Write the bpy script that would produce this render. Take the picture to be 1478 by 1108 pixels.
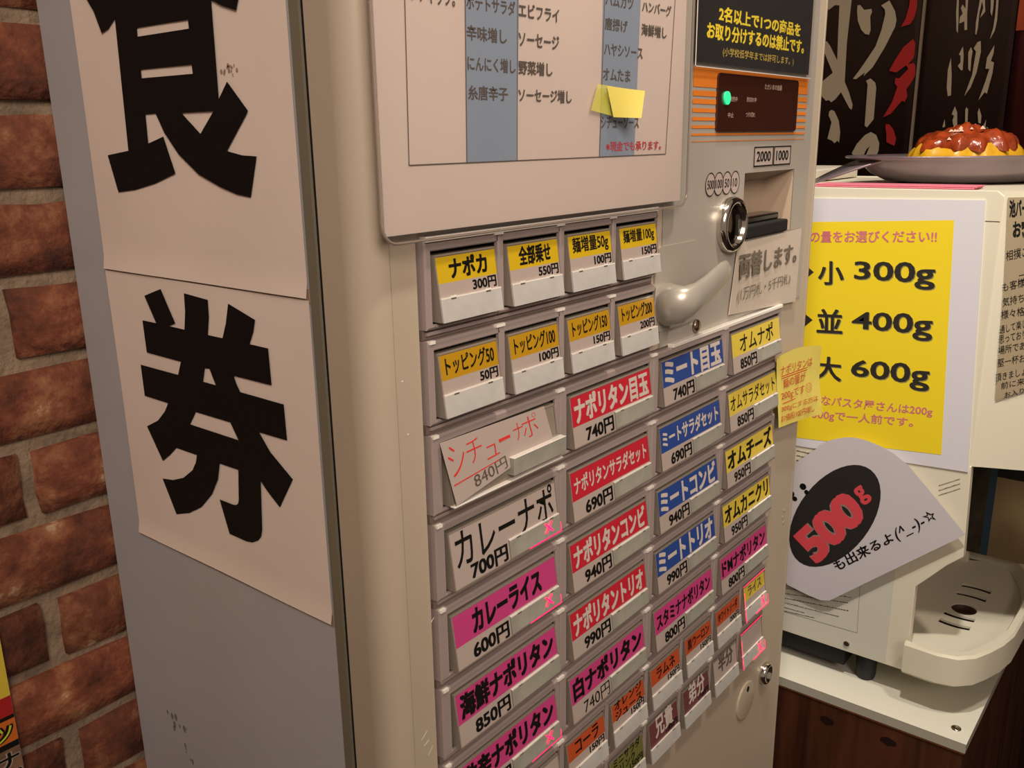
import bpy, bmesh, math, random
from mathutils import Vector, Matrix
random.seed(7)
scene = bpy.context.scene
for o in list(bpy.data.objects): bpy.data.objects.remove(o)
COL = scene.collection

# ---------------------------------------------------------------- measured outlines (metres)
SHOKU = [[(0.2013,1.3669),(0.1929,1.3574),(0.1876,1.3465),(0.1809,1.348),(0.1731,1.3522),(0.1758,1.2894),(0.1973,1.2872),(0.1911,1.2683),(0.1737,1.2699),(0.1538,1.2735),(0.1344,1.2786),(0.1415,1.2959),(0.1559,1.2928),(0.1553,1.3066),(0.146,1.3067),(0.1403,1.2978),(0.1297,1.2875),(0.1145,1.2783),(0.0978,1.2728),(0.0855,1.2698),(0.075,1.2687),(0.0681,1.2865),(0.0787,1.287),(0.0901,1.2889),(0.0714,1.3057),(0.0849,1.3185),(0.0923,1.3115),(0.0909,1.3525),(0.0846,1.3497),(0.0735,1.3465),(0.0694,1.3546),(0.0902,1.3641),(0.1179,1.3748),(0.1544,1.3716)],[(0.1539,1.3462),(0.1102,1.3461),(0.1102,1.3423),(0.1542,1.3423)],[(0.1547,1.3273),(0.1109,1.3271),(0.1108,1.3231),(0.1549,1.3234)],[(0.1236,1.3064),(0.0974,1.3064),(0.1096,1.2967)]]
KEN = [[(0.1779,1.2145),(0.1607,1.2197),(0.1503,1.2026),(0.1572,1.2005),(0.1422,1.2003),(0.1397,1.21),(0.1389,1.2195),(0.118,1.2181),(0.1186,1.2094),(0.1212,1.2001),(0.1087,1.2),(0.1045,1.2081),(0.101,1.218),(0.0804,1.2123),(0.0826,1.2063),(0.0866,1.1999),(0.0722,1.1997),(0.072,1.1819),(0.1023,1.1819),(0.1009,1.1785),(0.0982,1.1743),(0.0639,1.1739),(0.0637,1.1561),(0.0856,1.156),(0.0778,1.1473),(0.0618,1.1369),(0.0741,1.1193),(0.0832,1.1256),(0.0881,1.1298),(0.0907,1.1033),(0.0922,1.0987),(0.0949,1.0959),(0.1005,1.093),(0.1058,1.0922),(0.1208,1.0923),(0.1268,1.1105),(0.1147,1.1105),(0.1117,1.1111),(0.1099,1.1124),(0.109,1.1147),(0.1067,1.1316),(0.123,1.1315),(0.1262,1.1219),(0.1335,1.1117),(0.1453,1.1013),(0.1584,1.0944),(0.1724,1.09),(0.1829,1.1092),(0.1716,1.1109),(0.1603,1.1149),(0.1502,1.1216),(0.146,1.1269),(0.144,1.1316),(0.1639,1.1315),(0.1716,1.1257),(0.1801,1.1204),(0.1927,1.1385),(0.1799,1.1443),(0.1716,1.151),(0.1669,1.1566),(0.1909,1.1568),(0.191,1.1747),(0.1534,1.1746),(0.1492,1.1823),(0.1827,1.1828),(0.1831,1.2006),(0.1692,1.2006)],[(0.1272,1.1821),(0.123,1.1823),(0.1189,1.1744),(0.1301,1.1745)],[(0.1402,1.1564),(0.1095,1.1565),(0.1038,1.1482),(0.1472,1.1483)]]
B1W = [[(0.3146,1.509),(0.2602,1.5034),(0.2613,1.4748),(0.2627,1.4346),(0.2613,1.374),(0.2526,1.3566),(0.2456,1.3378),(0.2465,1.3302),(0.2506,1.3333),(0.266,1.3583),(0.2737,1.3481),(0.2807,1.3431),(0.2847,1.3467),(0.2896,1.3457),(0.2977,1.3537),(0.3038,1.3669),(0.2994,1.3753),(0.2819,1.3889),(0.2987,1.4223),(0.3039,1.433),(0.2994,1.4386),(0.2956,1.4381),(0.2896,1.4308),(0.2761,1.4076),(0.2781,1.4538),(0.2792,1.4904),(0.2865,1.4916),(0.2951,1.4857),(0.3131,1.4885)],[(0.2792,1.3312),(0.274,1.3287),(0.266,1.3138),(0.2621,1.2959),(0.2626,1.2792),(0.266,1.2823),(0.27,1.2781),(0.2746,1.2824),(0.2824,1.2855),(0.2776,1.3117),(0.2834,1.3225),(0.2827,1.329)],[(0.2506,1.4876),(0.2466,1.488),(0.2395,1.48),(0.2286,1.4806),(0.2271,1.4761),(0.2294,1.4697),(0.227,1.4497),(0.2287,1.4426),(0.2352,1.4442),(0.2416,1.4509),(0.2481,1.4647),(0.2505,1.4793)],[(0.2023,1.4902),(0.1924,1.474),(0.1889,1.4607),(0.1902,1.451),(0.2033,1.4214),(0.2191,1.3934),(0.232,1.3811),(0.2302,1.3867),(0.2435,1.3771),(0.2484,1.378),(0.2388,1.3911),(0.2274,1.4085),(0.2173,1.4246),(0.2103,1.4483),(0.2067,1.4709),(0.2079,1.4776),(0.2141,1.4841)],[(0.2273,1.374),(0.2206,1.3771),(0.213,1.3705),(0.2106,1.3627),(0.2103,1.3147),(0.2198,1.3022),(0.2236,1.3052),(0.2244,1.3679)],[(0.2127,1.2951),(0.204,1.2903),(0.1982,1.2775),(0.1983,1.2658),(0.202,1.2553),(0.2108,1.247),(0.2225,1.2446),(0.2125,1.2735),(0.2174,1.2682),(0.2234,1.2541),(0.2354,1.2535),(0.2404,1.2624),(0.2337,1.2766),(0.2218,1.2906)]]
B1R = [[(0.1721,1.4923),(0.1612,1.4912),(0.1606,1.4742),(0.1636,1.4606),(0.1683,1.453),(0.1813,1.4503),(0.1757,1.4617),(0.172,1.4795)],[(0.1618,1.4315),(0.1579,1.4247),(0.1575,1.4095),(0.159,1.403),(0.1654,1.3947),(0.1573,1.3969),(0.1544,1.3918),(0.1533,1.3786),(0.1588,1.367),(0.1646,1.3585),(0.162,1.3483),(0.165,1.3395),(0.1697,1.3413),(0.1849,1.3221),(0.196,1.3172),(0.1843,1.3402),(0.1785,1.3624),(0.183,1.3682),(0.1826,1.3757),(0.1768,1.3749),(0.1647,1.3881),(0.1681,1.3937),(0.1743,1.3897),(0.1817,1.384),(0.1932,1.3869),(0.1857,1.4025),(0.1751,1.4205)],[(0.1904,1.3068),(0.1851,1.3061),(0.1781,1.2979),(0.1728,1.2841),(0.1746,1.2735),(0.1812,1.2761),(0.1873,1.2797),(0.1884,1.2912),(0.1912,1.3028)]]
B2W = [[(0.1051,1.4833),(0.1027,1.4831),(0.0998,1.4522),(0.0989,1.4347),(0.1012,1.4388),(0.1042,1.4622)],[(0.0931,1.4821),(0.0898,1.4818),(0.0889,1.4608),(0.0865,1.4385),(0.0903,1.4384),(0.0916,1.4505),(0.0984,1.4482),(0.0984,1.4569),(0.0951,1.4614),(0.0984,1.4693),(0.0965,1.4744),(0.092,1.4678)],[(0.0738,1.4802),(0.0673,1.4795),(0.0648,1.4614),(0.0692,1.4552),(0.0708,1.4535),(0.0681,1.4665),(0.0706,1.4761),(0.0724,1.4593),(0.0721,1.4402),(0.0734,1.4303),(0.0749,1.4319),(0.0757,1.4472)],[(0.0592,1.4769),(0.0551,1.4765),(0.0547,1.4652),(0.0553,1.4544),(0.0577,1.4598)],[(0.0519,1.4761),(0.0489,1.4758),(0.0477,1.4477),(0.0493,1.4336),(0.0544,1.4226),(0.0516,1.4386),(0.0511,1.4574)],[(0.0897,1.4156),(0.0873,1.4027),(0.0865,1.3821),(0.0889,1.3818),(0.0939,1.3885),(0.0906,1.3932),(0.0916,1.403),(0.0942,1.4042)],[(0.0786,1.4138),(0.0756,1.4078),(0.0763,1.3972),(0.0757,1.3796),(0.0789,1.3827),(0.0815,1.4063)],[(0.0663,1.4216),(0.0643,1.4067),(0.0668,1.3785),(0.0729,1.3567),(0.0802,1.3447),(0.0727,1.3744),(0.071,1.4072),(0.0747,1.4118),(0.0704,1.4202)],[(0.0474,1.4142),(0.047,1.4034),(0.0495,1.3927),(0.0451,1.3903),(0.0454,1.3751),(0.0478,1.3599),(0.0495,1.3468),(0.0529,1.3491),(0.0601,1.3377),(0.0536,1.3646),(0.0503,1.3819),(0.0556,1.3822),(0.0552,1.3974)],[(0.1047,1.4006),(0.101,1.3759),(0.0989,1.3466),(0.1032,1.3456),(0.1061,1.3582),(0.1072,1.3829)],[(0.0917,1.3305),(0.0874,1.3213),(0.0854,1.3018),(0.091,1.3031),(0.0928,1.31),(0.0914,1.3168),(0.0949,1.3192)],[(0.0752,1.3288),(0.0727,1.3253),(0.0713,1.3027),(0.0745,1.3028),(0.0766,1.3255)],[(0.0578,1.3271),(0.0534,1.3158),(0.0532,1.3046),(0.0565,1.3058),(0.0592,1.3204)],[(0.1042,1.3126),(0.1023,1.301),(0.1062,1.3)],[(0.0464,1.31),(0.0463,1.2999),(0.0495,1.3)]]
P500 = [[(-0.0905,0.8679),(-0.018,0.8023),(0.0488,0.7416),(0.0594,0.7385),(0.075,0.7401),(0.0932,0.7439),(0.1024,0.7458),(0.115,0.7614),(0.1232,0.8849),(0.1047,0.9074),(0.0826,0.9289),(0.0669,0.9438),(0.059,0.948),(0.0471,0.9526),(0.0352,0.9545),(0.0232,0.9536),(0.0073,0.9501),(-0.0086,0.9439),(-0.0247,0.9338),(-0.0452,0.9136),(-0.0655,0.8935)]]
P500S = [[(-0.0599,0.8774),(-0.0543,0.878),(-0.0526,0.8729),(-0.051,0.8778),(-0.0451,0.8777),(-0.05,0.8807),(-0.0482,0.8845),(-0.0535,0.8831),(-0.0569,0.8851),(-0.0559,0.8806)]]
Q500 = [(0.1029,0.8113),(0.0428,0.8914),(0.0122,0.8627),(0.0661,0.7835)]
QG = [(0.0349,0.8896),(0.0249,0.8994),(0.0088,0.885),(0.0182,0.8735)]
QMO = [(0.0504,0.7941),(-0.0126,0.8506),(-0.0188,0.8399),(0.0418,0.7825)]
QFACE = [(-0.016,0.8549),(-0.0449,0.8798),(-0.0511,0.8644),(-0.0224,0.8391)]
ELL = [(0.015,0.9197),(0.0102,0.9159),(0.0063,0.9106),(0.0035,0.9039),(0.0018,0.896),(0.0013,0.8871),(0.002,0.8773),(0.0038,0.8669),(0.0068,0.8561),(0.0109,0.8451),(0.016,0.8342),(0.022,0.8236),(0.0287,0.8136),(0.0362,0.8045),(0.0441,0.7964),(0.0522,0.7897),(0.0605,0.7845),(0.0685,0.781),(0.0763,0.7792),(0.0834,0.7794),(0.0897,0.7814),(0.0951,0.7853),(0.0994,0.791),(0.1024,0.7982),(0.1042,0.8069),(0.1045,0.8167),(0.1035,0.8274),(0.1011,0.8386),(0.0975,0.8502),(0.0928,0.8617),(0.087,0.8729),(0.0805,0.8834),(0.0733,0.8931),(0.0656,0.9016),(0.0577,0.9089),(0.0497,0.9147),(0.0419,0.919),(0.0343,0.9217),(0.0272,0.9227),(0.0207,0.922)]
YPAPER = [(0.1312,1.2225),(-0.068,1.2258),(-0.0834,0.9366),(0.1305,0.9265)]
YFIELD = [(0.1324,1.1951),(-0.0412,1.2048),(-0.0553,0.9508),(0.1211,0.9369)]
PTXT = [('麺の量をお選びください!!',[(0.1224,1.1857),(-0.0261,1.1938),(-0.0269,1.1808),(0.1221,1.1722)],'pink',0.02),('小',[(0.097,1.1536),(0.0681,1.1542),(0.0659,1.1277),(0.0955,1.1257)],'ink',0.02),('300g',[(0.0566,1.1556),(-0.028,1.1604),(-0.03,1.1304),(0.0549,1.1298)],'ink',0.02),('並',[(0.0943,1.0982),(0.0648,1.1001),(0.0631,1.0719),(0.0928,1.0699)],'ink',0.02),('400g',[(0.0541,1.0988),(-0.031,1.1056),(-0.0331,1.0748),(0.0532,1.0741)],'ink',0.02),('大',[(0.0916,1.0424),(0.0614,1.0444),(0.0597,1.0155),(0.0905,1.0148)],'ink',0.02),('600g',[(0.05,1.0438),(-0.0335,1.0503),(-0.0356,1.0187),(0.0497,1.019)],'ink',0.02),('一般的なパスタ屋さんは200g',[(0.1185,0.9941),(-0.0415,1.0035),(-0.0417,0.991),(0.1188,0.9792)],'pink',0.015),('から300gで一人前です。',[(0.1172,0.9755),(-0.0229,0.9872),(-0.0233,0.975),(0.1175,0.9611)],'pink',0.015)]
YTRI = [[(0.1201,1.1535),(0.1012,1.1398),(0.1186,1.123)],[(0.1177,1.0967),(0.0985,1.0842),(0.1164,1.0664)]]
LABELF = [(0.0175,0.7812),(0.0152,0.7045),(0.1206,0.7015),(0.1229,0.7735)]
LABELL = [[(0.1108,0.7356),(0.0234,0.7505),(0.0232,0.7484),(0.1106,0.7333)],[(0.1103,0.7281),(0.0292,0.7418),(0.029,0.7396),(0.1101,0.7259)],[(0.1099,0.7219),(0.0251,0.7317),(0.0249,0.7295),(0.1097,0.7196)],[(0.1094,0.7156),(0.0361,0.7197),(0.036,0.7176),(0.1093,0.7133)],[(0.109,0.7088),(0.0807,0.7101),(0.0806,0.7078),(0.1088,0.7066)],[(0.1086,0.7038),(0.0678,0.7077),(0.0677,0.7055),(0.1085,0.7015)]]
LABELL2 = [[(0.1066,0.9221),(0.0842,0.9215),(0.0849,0.9192),(0.1073,0.9197)],[(0.1061,0.9159),(0.0838,0.9154),(0.0844,0.913),(0.1068,0.9135)],[(0.1057,0.9097),(0.0833,0.9093),(0.084,0.9069),(0.1064,0.9073)],[(0.1052,0.9035),(0.0828,0.9032),(0.0835,0.9008),(0.1059,0.9011)],[(-0.0561,0.9148),(-0.0767,0.9278),(-0.0769,0.9262),(-0.0563,0.9132)],[(-0.0567,0.9092),(-0.0773,0.9223),(-0.0775,0.9207),(-0.0569,0.9075)],[(-0.0573,0.9035),(-0.0779,0.9167),(-0.0781,0.9151),(-0.0574,0.9019)]]
SEAM = [(-0.0113,0.9041),(-0.026,0.6713)]
HAND = [(0.7408,-0.0878,1.2288),(0.7503,-0.1135,1.2296),(0.7585,-0.1358,1.0383),(0.7453,-0.0999,1.0188),(0.743,-0.0936,1.1492)]
HANDT = [('池バーより',[(0.741,-0.0893,1.2268),(0.75,-0.1137,1.2283),(0.7507,-0.1158,1.2108),(0.7417,-0.0912,1.2091)]),('お客様',[(0.7429,-0.0944,1.2064),(0.7509,-0.1161,1.2081),(0.7516,-0.1182,1.1904),(0.7436,-0.0964,1.1885)]),('相撲ごと',[(0.7419,-0.0919,1.1759),(0.7509,-0.1161,1.1835),(0.7513,-0.1173,1.1731),(0.7424,-0.0931,1.1655)]),('ござ',[(0.7468,-0.105,1.1532),(0.752,-0.1191,1.1572),(0.7523,-0.1201,1.1488),(0.7471,-0.106,1.1448)]),('も客様の',[(0.7422,-0.0925,1.1435),(0.7512,-0.1169,1.1515),(0.7515,-0.1179,1.1424),(0.7425,-0.0935,1.1343)]),('気持ちで',[(0.7428,-0.0942,1.1279),(0.7518,-0.1187,1.1361),(0.7522,-0.1197,1.1269),(0.7432,-0.0952,1.1186)]),('様々格好',[(0.7429,-0.0945,1.115),(0.7524,-0.1203,1.1219),(0.7528,-0.1214,1.1127),(0.7432,-0.0955,1.1056)]),('通して楽しい',[(0.7431,-0.095,1.099),(0.753,-0.1218,1.1091),(0.7533,-0.1228,1.1005),(0.7434,-0.0959,1.0903)]),('思っておりま',[(0.7433,-0.0955,1.0888),(0.7534,-0.1231,1.0976),(0.7538,-0.1241,1.089),(0.7436,-0.0964,1.08)]),('場所である',[(0.7435,-0.0961,1.0771),(0.7539,-0.1244,1.0861),(0.7543,-0.1254,1.0774),(0.7438,-0.0971,1.0683)]),('堅一杯おも',[(0.7438,-0.097,1.0638),(0.7545,-0.1259,1.0731),(0.7549,-0.1269,1.0644),(0.7442,-0.0979,1.0549)]),('頂きましょう',[(0.7438,-0.0969,1.0474),(0.7551,-0.1276,1.0585),(0.7555,-0.1285,1.0504),(0.7441,-0.0978,1.0392)]),('前に来た',[(0.7459,-0.1027,1.0388),(0.7555,-0.1288,1.0482),(0.7559,-0.1296,1.0409),(0.7462,-0.1035,1.0313)]),('お入り下',[(0.7475,-0.1069,1.0286),(0.756,-0.13,1.0379),(0.7563,-0.1307,1.0312),(0.7477,-0.1076,1.0218)])]
CAM = {'C': [-0.27703,-0.27222,1.29195],'R': [0.626459,-0.77931,-0.014961],'U': [0.214595,0.153989,0.964488],'F': [0.749331,0.607423,-0.263704],'f': 1289.66}
NOTE1 = [(0.39,1.1219),(0.4285,1.1196),(0.4687,1.1168),(0.4744,1.0713),(0.4831,1.0519),(0.4023,1.0603)]
NOTE2 = [(0.1229,1.3185),(0.1352,1.3179),(0.141,1.3025),(0.1168,1.3057)]
NOTE2F = [(0.1197,1.3179),(0.1495,1.3155),(0.1466,1.3018),(0.1263,1.3025)]
SHICHU = [(0.0039,1.158),(0.0827,1.1568),(0.0862,1.1389),(0.0087,1.1266)]

# ---------------------------------------------------------------- camera
cd = bpy.data.cameras.new('camera'); cam = bpy.data.objects.new('camera', cd); COL.objects.link(cam)
cd.sensor_width = 36.0; cd.lens = CAM['f'] / 1478 * 36.0; cd.clip_start = 0.02
r_, u_, f_ = Vector(CAM['R']), Vector(CAM['U']), Vector(CAM['F'])
mw = Matrix((r_, u_, -f_)).transposed().to_4x4(); mw.translation = Vector(CAM['C'])
cam.matrix_world = mw
scene.camera = cam
# ---------------------------------------------------------------- light
world = bpy.data.worlds.new('room_light'); scene.world = world; world.use_nodes = True
bg = world.node_tree.nodes['Background']; bg.inputs[0].default_value = (1.0, 0.76, 0.58, 1); bg.inputs[1].default_value = 0.27
def area(name, loc, target, size, power, col):
    l = bpy.data.lights.new(name, 'AREA'); l.shape = 'DISK'; l.size = size; l.energy = power; l.color = col
    o = bpy.data.objects.new(name, l); COL.objects.link(o); o.location = loc
    o.rotation_euler = (Vector(target) - Vector(loc)).to_track_quat('-Z', 'Y').to_euler(); return o
def spot(name, loc, target, size, power, col, ang, blend=0.5):
    l = bpy.data.lights.new(name, 'SPOT'); l.shadow_soft_size = size; l.energy = power; l.color = col; l.spot_size = math.radians(ang); l.spot_blend = blend
    o = bpy.data.objects.new(name, l); COL.objects.link(o); o.location = loc
    o.rotation_euler = (Vector(target) - Vector(loc)).to_track_quat('-Z', 'Y').to_euler(); return o
area('downlight_front', (0.20, -0.52, 2.35), (0.24, -0.05, 1.1), 0.12, 9.0, (1.0, 0.85, 0.70))
spot('counter_spot', (0.0, -0.17, 2.25), (0.86, -0.02, 0.95), 0.03, 52.0, (1.0, 0.93, 0.82), 40, 0.4)
spot('fill_spot', (-0.78, -1.20, 2.15), (0.10, 0.0, 1.42), 0.45, 142.0, (1.0, 0.83, 0.71), 42, 1.0)  # added soft fill for the machine, stands in for bounced room light
scene.view_settings.view_transform = 'Standard'; scene.view_settings.look = 'None'
scene.view_settings.exposure = 0.0; scene.view_settings.gamma = 1.0; scene.view_settings.use_curve_mapping = False

# ---------------------------------------------------------------- materials
def lin(c):
    c = c / 255.0
    return c / 12.92 if c <= 0.04045 else ((c + 0.055) / 1.055) ** 2.4
def rgb(h): return tuple(lin(int(h[i:i+2], 16)) for i in (0, 2, 4)) + (1,)
MATS = {}
def mat(name, hx, rough=0.5, metal=0.0, coat=0.0, vary=0.0, vscale=30.0, bump=0.0, bscale=200.0, trans=0.0, emit=0.0, dark=None, spec=0.5):
    if name in MATS: return MATS[name]
    m = bpy.data.materials.new(name); m.use_nodes = True; nt = m.node_tree; b = nt.nodes['Principled BSDF']
    b.inputs['Base Color'].default_value = rgb(hx); b.inputs['Roughness'].default_value = rough
    b.inputs['Metallic'].default_value = metal; b.inputs['Coat Weight'].default_value = coat; b.inputs['Coat Roughness'].default_value = 0.08
    b.inputs['Transmission Weight'].default_value = trans; b.inputs['Specular IOR Level'].default_value = spec
    tc = nt.nodes.new('ShaderNodeTexCoord')
    if vary:
        n = nt.nodes.new('ShaderNodeTexNoise'); n.inputs['Scale'].default_value = vscale; n.inputs['Detail'].default_value = 5
        nt.links.new(tc.outputs['Object'], n.inputs['Vector'])
        r = nt.nodes.new('ShaderNodeMapRange'); r.inputs[1].default_value = 0.35; r.inputs[2].default_value = 0.7
        nt.links.new(n.outputs['Fac'], r.inputs[0])
        mx = nt.nodes.new('ShaderNodeMix'); mx.data_type = 'RGBA'
        c = rgb(hx); d = rgb(dark) if dark else tuple(x * (1 - vary) for x in c[:3]) + (1,)
        mx.inputs[6].default_value = c; mx.inputs[7].default_value = d
        nt.links.new(r.outputs[0], mx.inputs[0]); nt.links.new(mx.outputs[2], b.inputs['Base Color'])
    if bump:
        n2 = nt.nodes.new('ShaderNodeTexNoise'); n2.inputs['Scale'].default_value = bscale; n2.inputs['Detail'].default_value = 4
        nt.links.new(tc.outputs['Object'], n2.inputs['Vector'])
        bp = nt.nodes.new('ShaderNodeBump'); bp.inputs['Strength'].default_value = bump; bp.inputs['Distance'].default_value = 0.002
        nt.links.new(n2.outputs['Fac'], bp.inputs['Height']); nt.links.new(bp.outputs[0], b.inputs['Normal'])
    if emit:
        b.inputs['Emission Color'].default_value = rgb(hx); b.inputs['Emission Strength'].default_value = emit
    MATS[name] = m; return m
def film(name, hx, clear=0.9, rough=0.06, fres=1.35):
    m = bpy.data.materials.new(name); m.use_nodes = True; nt = m.node_tree; nt.nodes.clear()
    o = nt.nodes.new('ShaderNodeOutputMaterial'); t = nt.nodes.new('ShaderNodeBsdfTransparent'); d = nt.nodes.new('ShaderNodeBsdfDiffuse')
    g = nt.nodes.new('ShaderNodeBsdfGlossy'); g.inputs['Roughness'].default_value = rough; d.inputs['Color'].default_value = rgb(hx)
    t.inputs['Color'].default_value = (0.97, 0.97, 0.97, 1)
    a = nt.nodes.new('ShaderNodeMixShader'); a.inputs[0].default_value = 1 - clear
    nt.links.new(t.outputs[0], a.inputs[1]); nt.links.new(d.outputs[0], a.inputs[2])
    f = nt.nodes.new('ShaderNodeFresnel'); f.inputs[0].default_value = fres
    b = nt.nodes.new('ShaderNodeMixShader'); nt.links.new(f.outputs[0], b.inputs[0]); nt.links.new(a.outputs[0], b.inputs[1]); nt.links.new(g.outputs[0], b.inputs[2])
    nt.links.new(b.outputs[0], o.inputs[0]); MATS[name] = m; return m

M_STEEL = mat('painted_steel', 'b9ab97', 0.40, vary=0.10, vscale=6, bump=0.05, bscale=900)
M_SIDE = mat('grey_side_paint', 'b4b4b6', 0.5, vary=0.12, vscale=5, bump=0.04, bscale=700)
M_EDGE = mat('side_edge_trim', '77705f', 0.35)
M_BLACK = mat('black_gap', '0a0908', 0.7)
M_FACE = mat('brushed_face', 'b5afa4', 0.33, metal=0.25, vary=0.08, vscale=12, bump=0.03, bscale=1200)
M_BEZ = mat('bezel_plastic', '9f918d', 0.3, vary=0.05, vscale=40)
M_BEZB = mat('bezel_gap_plastic', '73645d', 0.4)
M_KEY = mat('clear_key', 'a89c8e', 0.12, trans=0.35, coat=0.5)
M_PAD = mat('frosted_pad', 'c6c5c0', 0.32, vary=0.14, vscale=90, coat=0.3)
M_PADL = mat('clear_pad', 'a5a498', 0.3, vary=0.28, vscale=70, coat=0.3)
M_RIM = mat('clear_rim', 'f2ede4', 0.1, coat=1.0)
M_CARD = mat('white_card', 'b3a59d', 0.35, coat=0.4, vary=0.04, vscale=20)
M_YEL = mat('yellow_card', 'cfae1c', 0.35, coat=0.4)
M_YELD = mat('orange_yellow_card', 'ba8e1a', 0.35, coat=0.4)
M_YELP = mat('pale_yellow_card', 'd6be44', 0.35, coat=0.4)
M_RED = mat('red_card', 'bf2636', 0.35, coat=0.4)
M_BLUE = mat('blue_card', '2a4890', 0.35, coat=0.4)
M_PINK = mat('pink_card', 'c44280', 0.35, coat=0.4, vary=0.08, vscale=30)
M_ORG = mat('orange_card', 'b9502c', 0.35, coat=0.4)
M_MAR = mat('maroon_card', '6e4044', 0.35, coat=0.4)
M_OLI = mat('olive_card', '6f7038', 0.35, coat=0.4)
M_INK = mat('black_ink', '0e0c0a', 0.6, spec=.25)
M_INKW = mat('white_ink', 'c6bbb2', 0.5)
M_INKR = mat('red_ink', 'd8322a', 0.5)
M_INKG = mat('grey_ink', '5a5048', 0.5)
M_PINKI = mat('pink_ink', 'd77a86', 0.5)
M_PAPER = mat('poster_paper', 'ecdccf', 0.55, vary=0.06, vscale=9, bump=0.25, bscale=14)
M_MENU = mat('menu_paper', 'dccbc0', 0.4, vary=0.05, vscale=14, coat=0.25)
M_MBLUE = mat('menu_blue', '8e9cae', 0.4, coat=0.25)
M_WHITE = mat('bright_paper', 'dedde6', 0.6, bump=0.15, bscale=10)
M_PYEL = mat('poster_yellow', 'f6dc28', 0.55)
M_FILM = film('clear_film', 'ffffff', 0.98, 0.05, 1.12)
M_NOTE = mat('sticky_yellow', 'e8d868', 0.6)
M_NOTEA = film('thin_sticky_yellow', 'e0dc52', 0.45, 0.5, 1.1)
M_CHROME = mat('chrome', 'd2cdc4', 0.12, metal=1.0)
M_SILV = mat('silver_plastic', 'b9b5aa', 0.32, metal=0.35)
M_DISP = mat('display_plastic', '35180f', 0.25, coat=0.5)
M_STR = mat('stripe_orange', 'd77a2a', 0.4)
M_GREEN = mat('green_lamp', '2fd08a', 0.4, emit=0.8)
M_LEDX = mat('sold_out_glow', 'ff1050', 0.4, emit=3.5)
M_NOTICE = mat('notice_black', '120a08', 0.6, spec=.1)
M_NYEL = mat('notice_yellow', 'ffe628', 0.5)
M_CREAM = mat('cream_plastic', 'e6e0cb', 0.38, vary=0.03, vscale=8)
M_CREAM2 = mat('cream_panel', 'd6d4c8', 0.45)
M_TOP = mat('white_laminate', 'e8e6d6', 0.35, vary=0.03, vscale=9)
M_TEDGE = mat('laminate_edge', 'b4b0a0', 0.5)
M_RUB = mat('black_rubber', '1c1c1e', 0.6)
M_BAN = mat('banner_cloth', '38221a', 0.6, vary=0.2, vscale=9, bump=0.1, bscale=20)
M_BAN3 = mat('banner_red_cloth', '561a1a', 0.6, vary=0.3, vscale=6)
M_BANW = mat('banner_white', 'b8a890', 0.7)
M_BANR = mat('banner_red', 'b01c1c', 0.7)
M_HEM = mat('banner_hem', '8a7a68', 0.7)
M_PLATE = mat('dark_metal_plate', '94868c', 0.28, metal=0.55, vary=0.25, vscale=14)
M_EGG = mat('omelette_egg', 'e8b024', 0.35, vary=0.25, vscale=60, bump=0.4, bscale=90, coat=0.3)
M_SAUCE = mat('tomato_sauce', 'a8421c', 0.16, vary=0.55, vscale=60, bump=0.7, bscale=150, coat=0.8)
M_CHEESE = mat('grated_cheese', 'e0b8a0', 0.4)
M_HERB = mat('herb_bits', '6a7a5c', 0.6)
M_PINKP = mat('pink_cloth', 'd9788c', 0.8, bump=0.3, bscale=300)
M_GLASS = mat('smoked_panel', '4c443a', 0.2, metal=0.4, vary=.5, vscale=60)
M_DARKW = mat('dark_wall_paint', '2a1710', 0.6, vary=0.3, vscale=4)
M_TAPE = mat('maskingtape', 'c9bb9f', 0.6)

def wood():
    m = bpy.data.materials.new('dark_pine'); m.use_nodes = True; nt = m.node_tree; b = nt.nodes['Principled BSDF']; L = nt.links.new
    tc = nt.nodes.new('ShaderNodeTexCoord'); mp = nt.nodes.new('ShaderNodeMapping'); mp.inputs['Scale'].default_value = (30, 30, 2.0)
    L(tc.outputs['Object'], mp.inputs['Vector'])
    n = nt.nodes.new('ShaderNodeTexNoise'); n.inputs['Scale'].default_value = 1.3; n.inputs['Detail'].default_value = 7; n.inputs['Distortion'].default_value = 0.8
    L(mp.outputs[0], n.inputs['Vector'])
    cr = nt.nodes.new('ShaderNodeValToRGB'); e = cr.color_ramp.elements
    e[0].position = 0.3; e[0].color = rgb('2a140c'); e[1].position = 0.72; e[1].color = rgb('5f3520')
    L(n.outputs['Fac'], cr.inputs[0]); L(cr.outputs[0], b.inputs['Base Color']); b.inputs['Roughness'].default_value = 0.42
    MATS['wood'] = m; return m
M_WOOD = wood()
M_KNOT = mat('pine_knot', '24100a', 0.5, vary=0.3, vscale=200)

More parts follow.
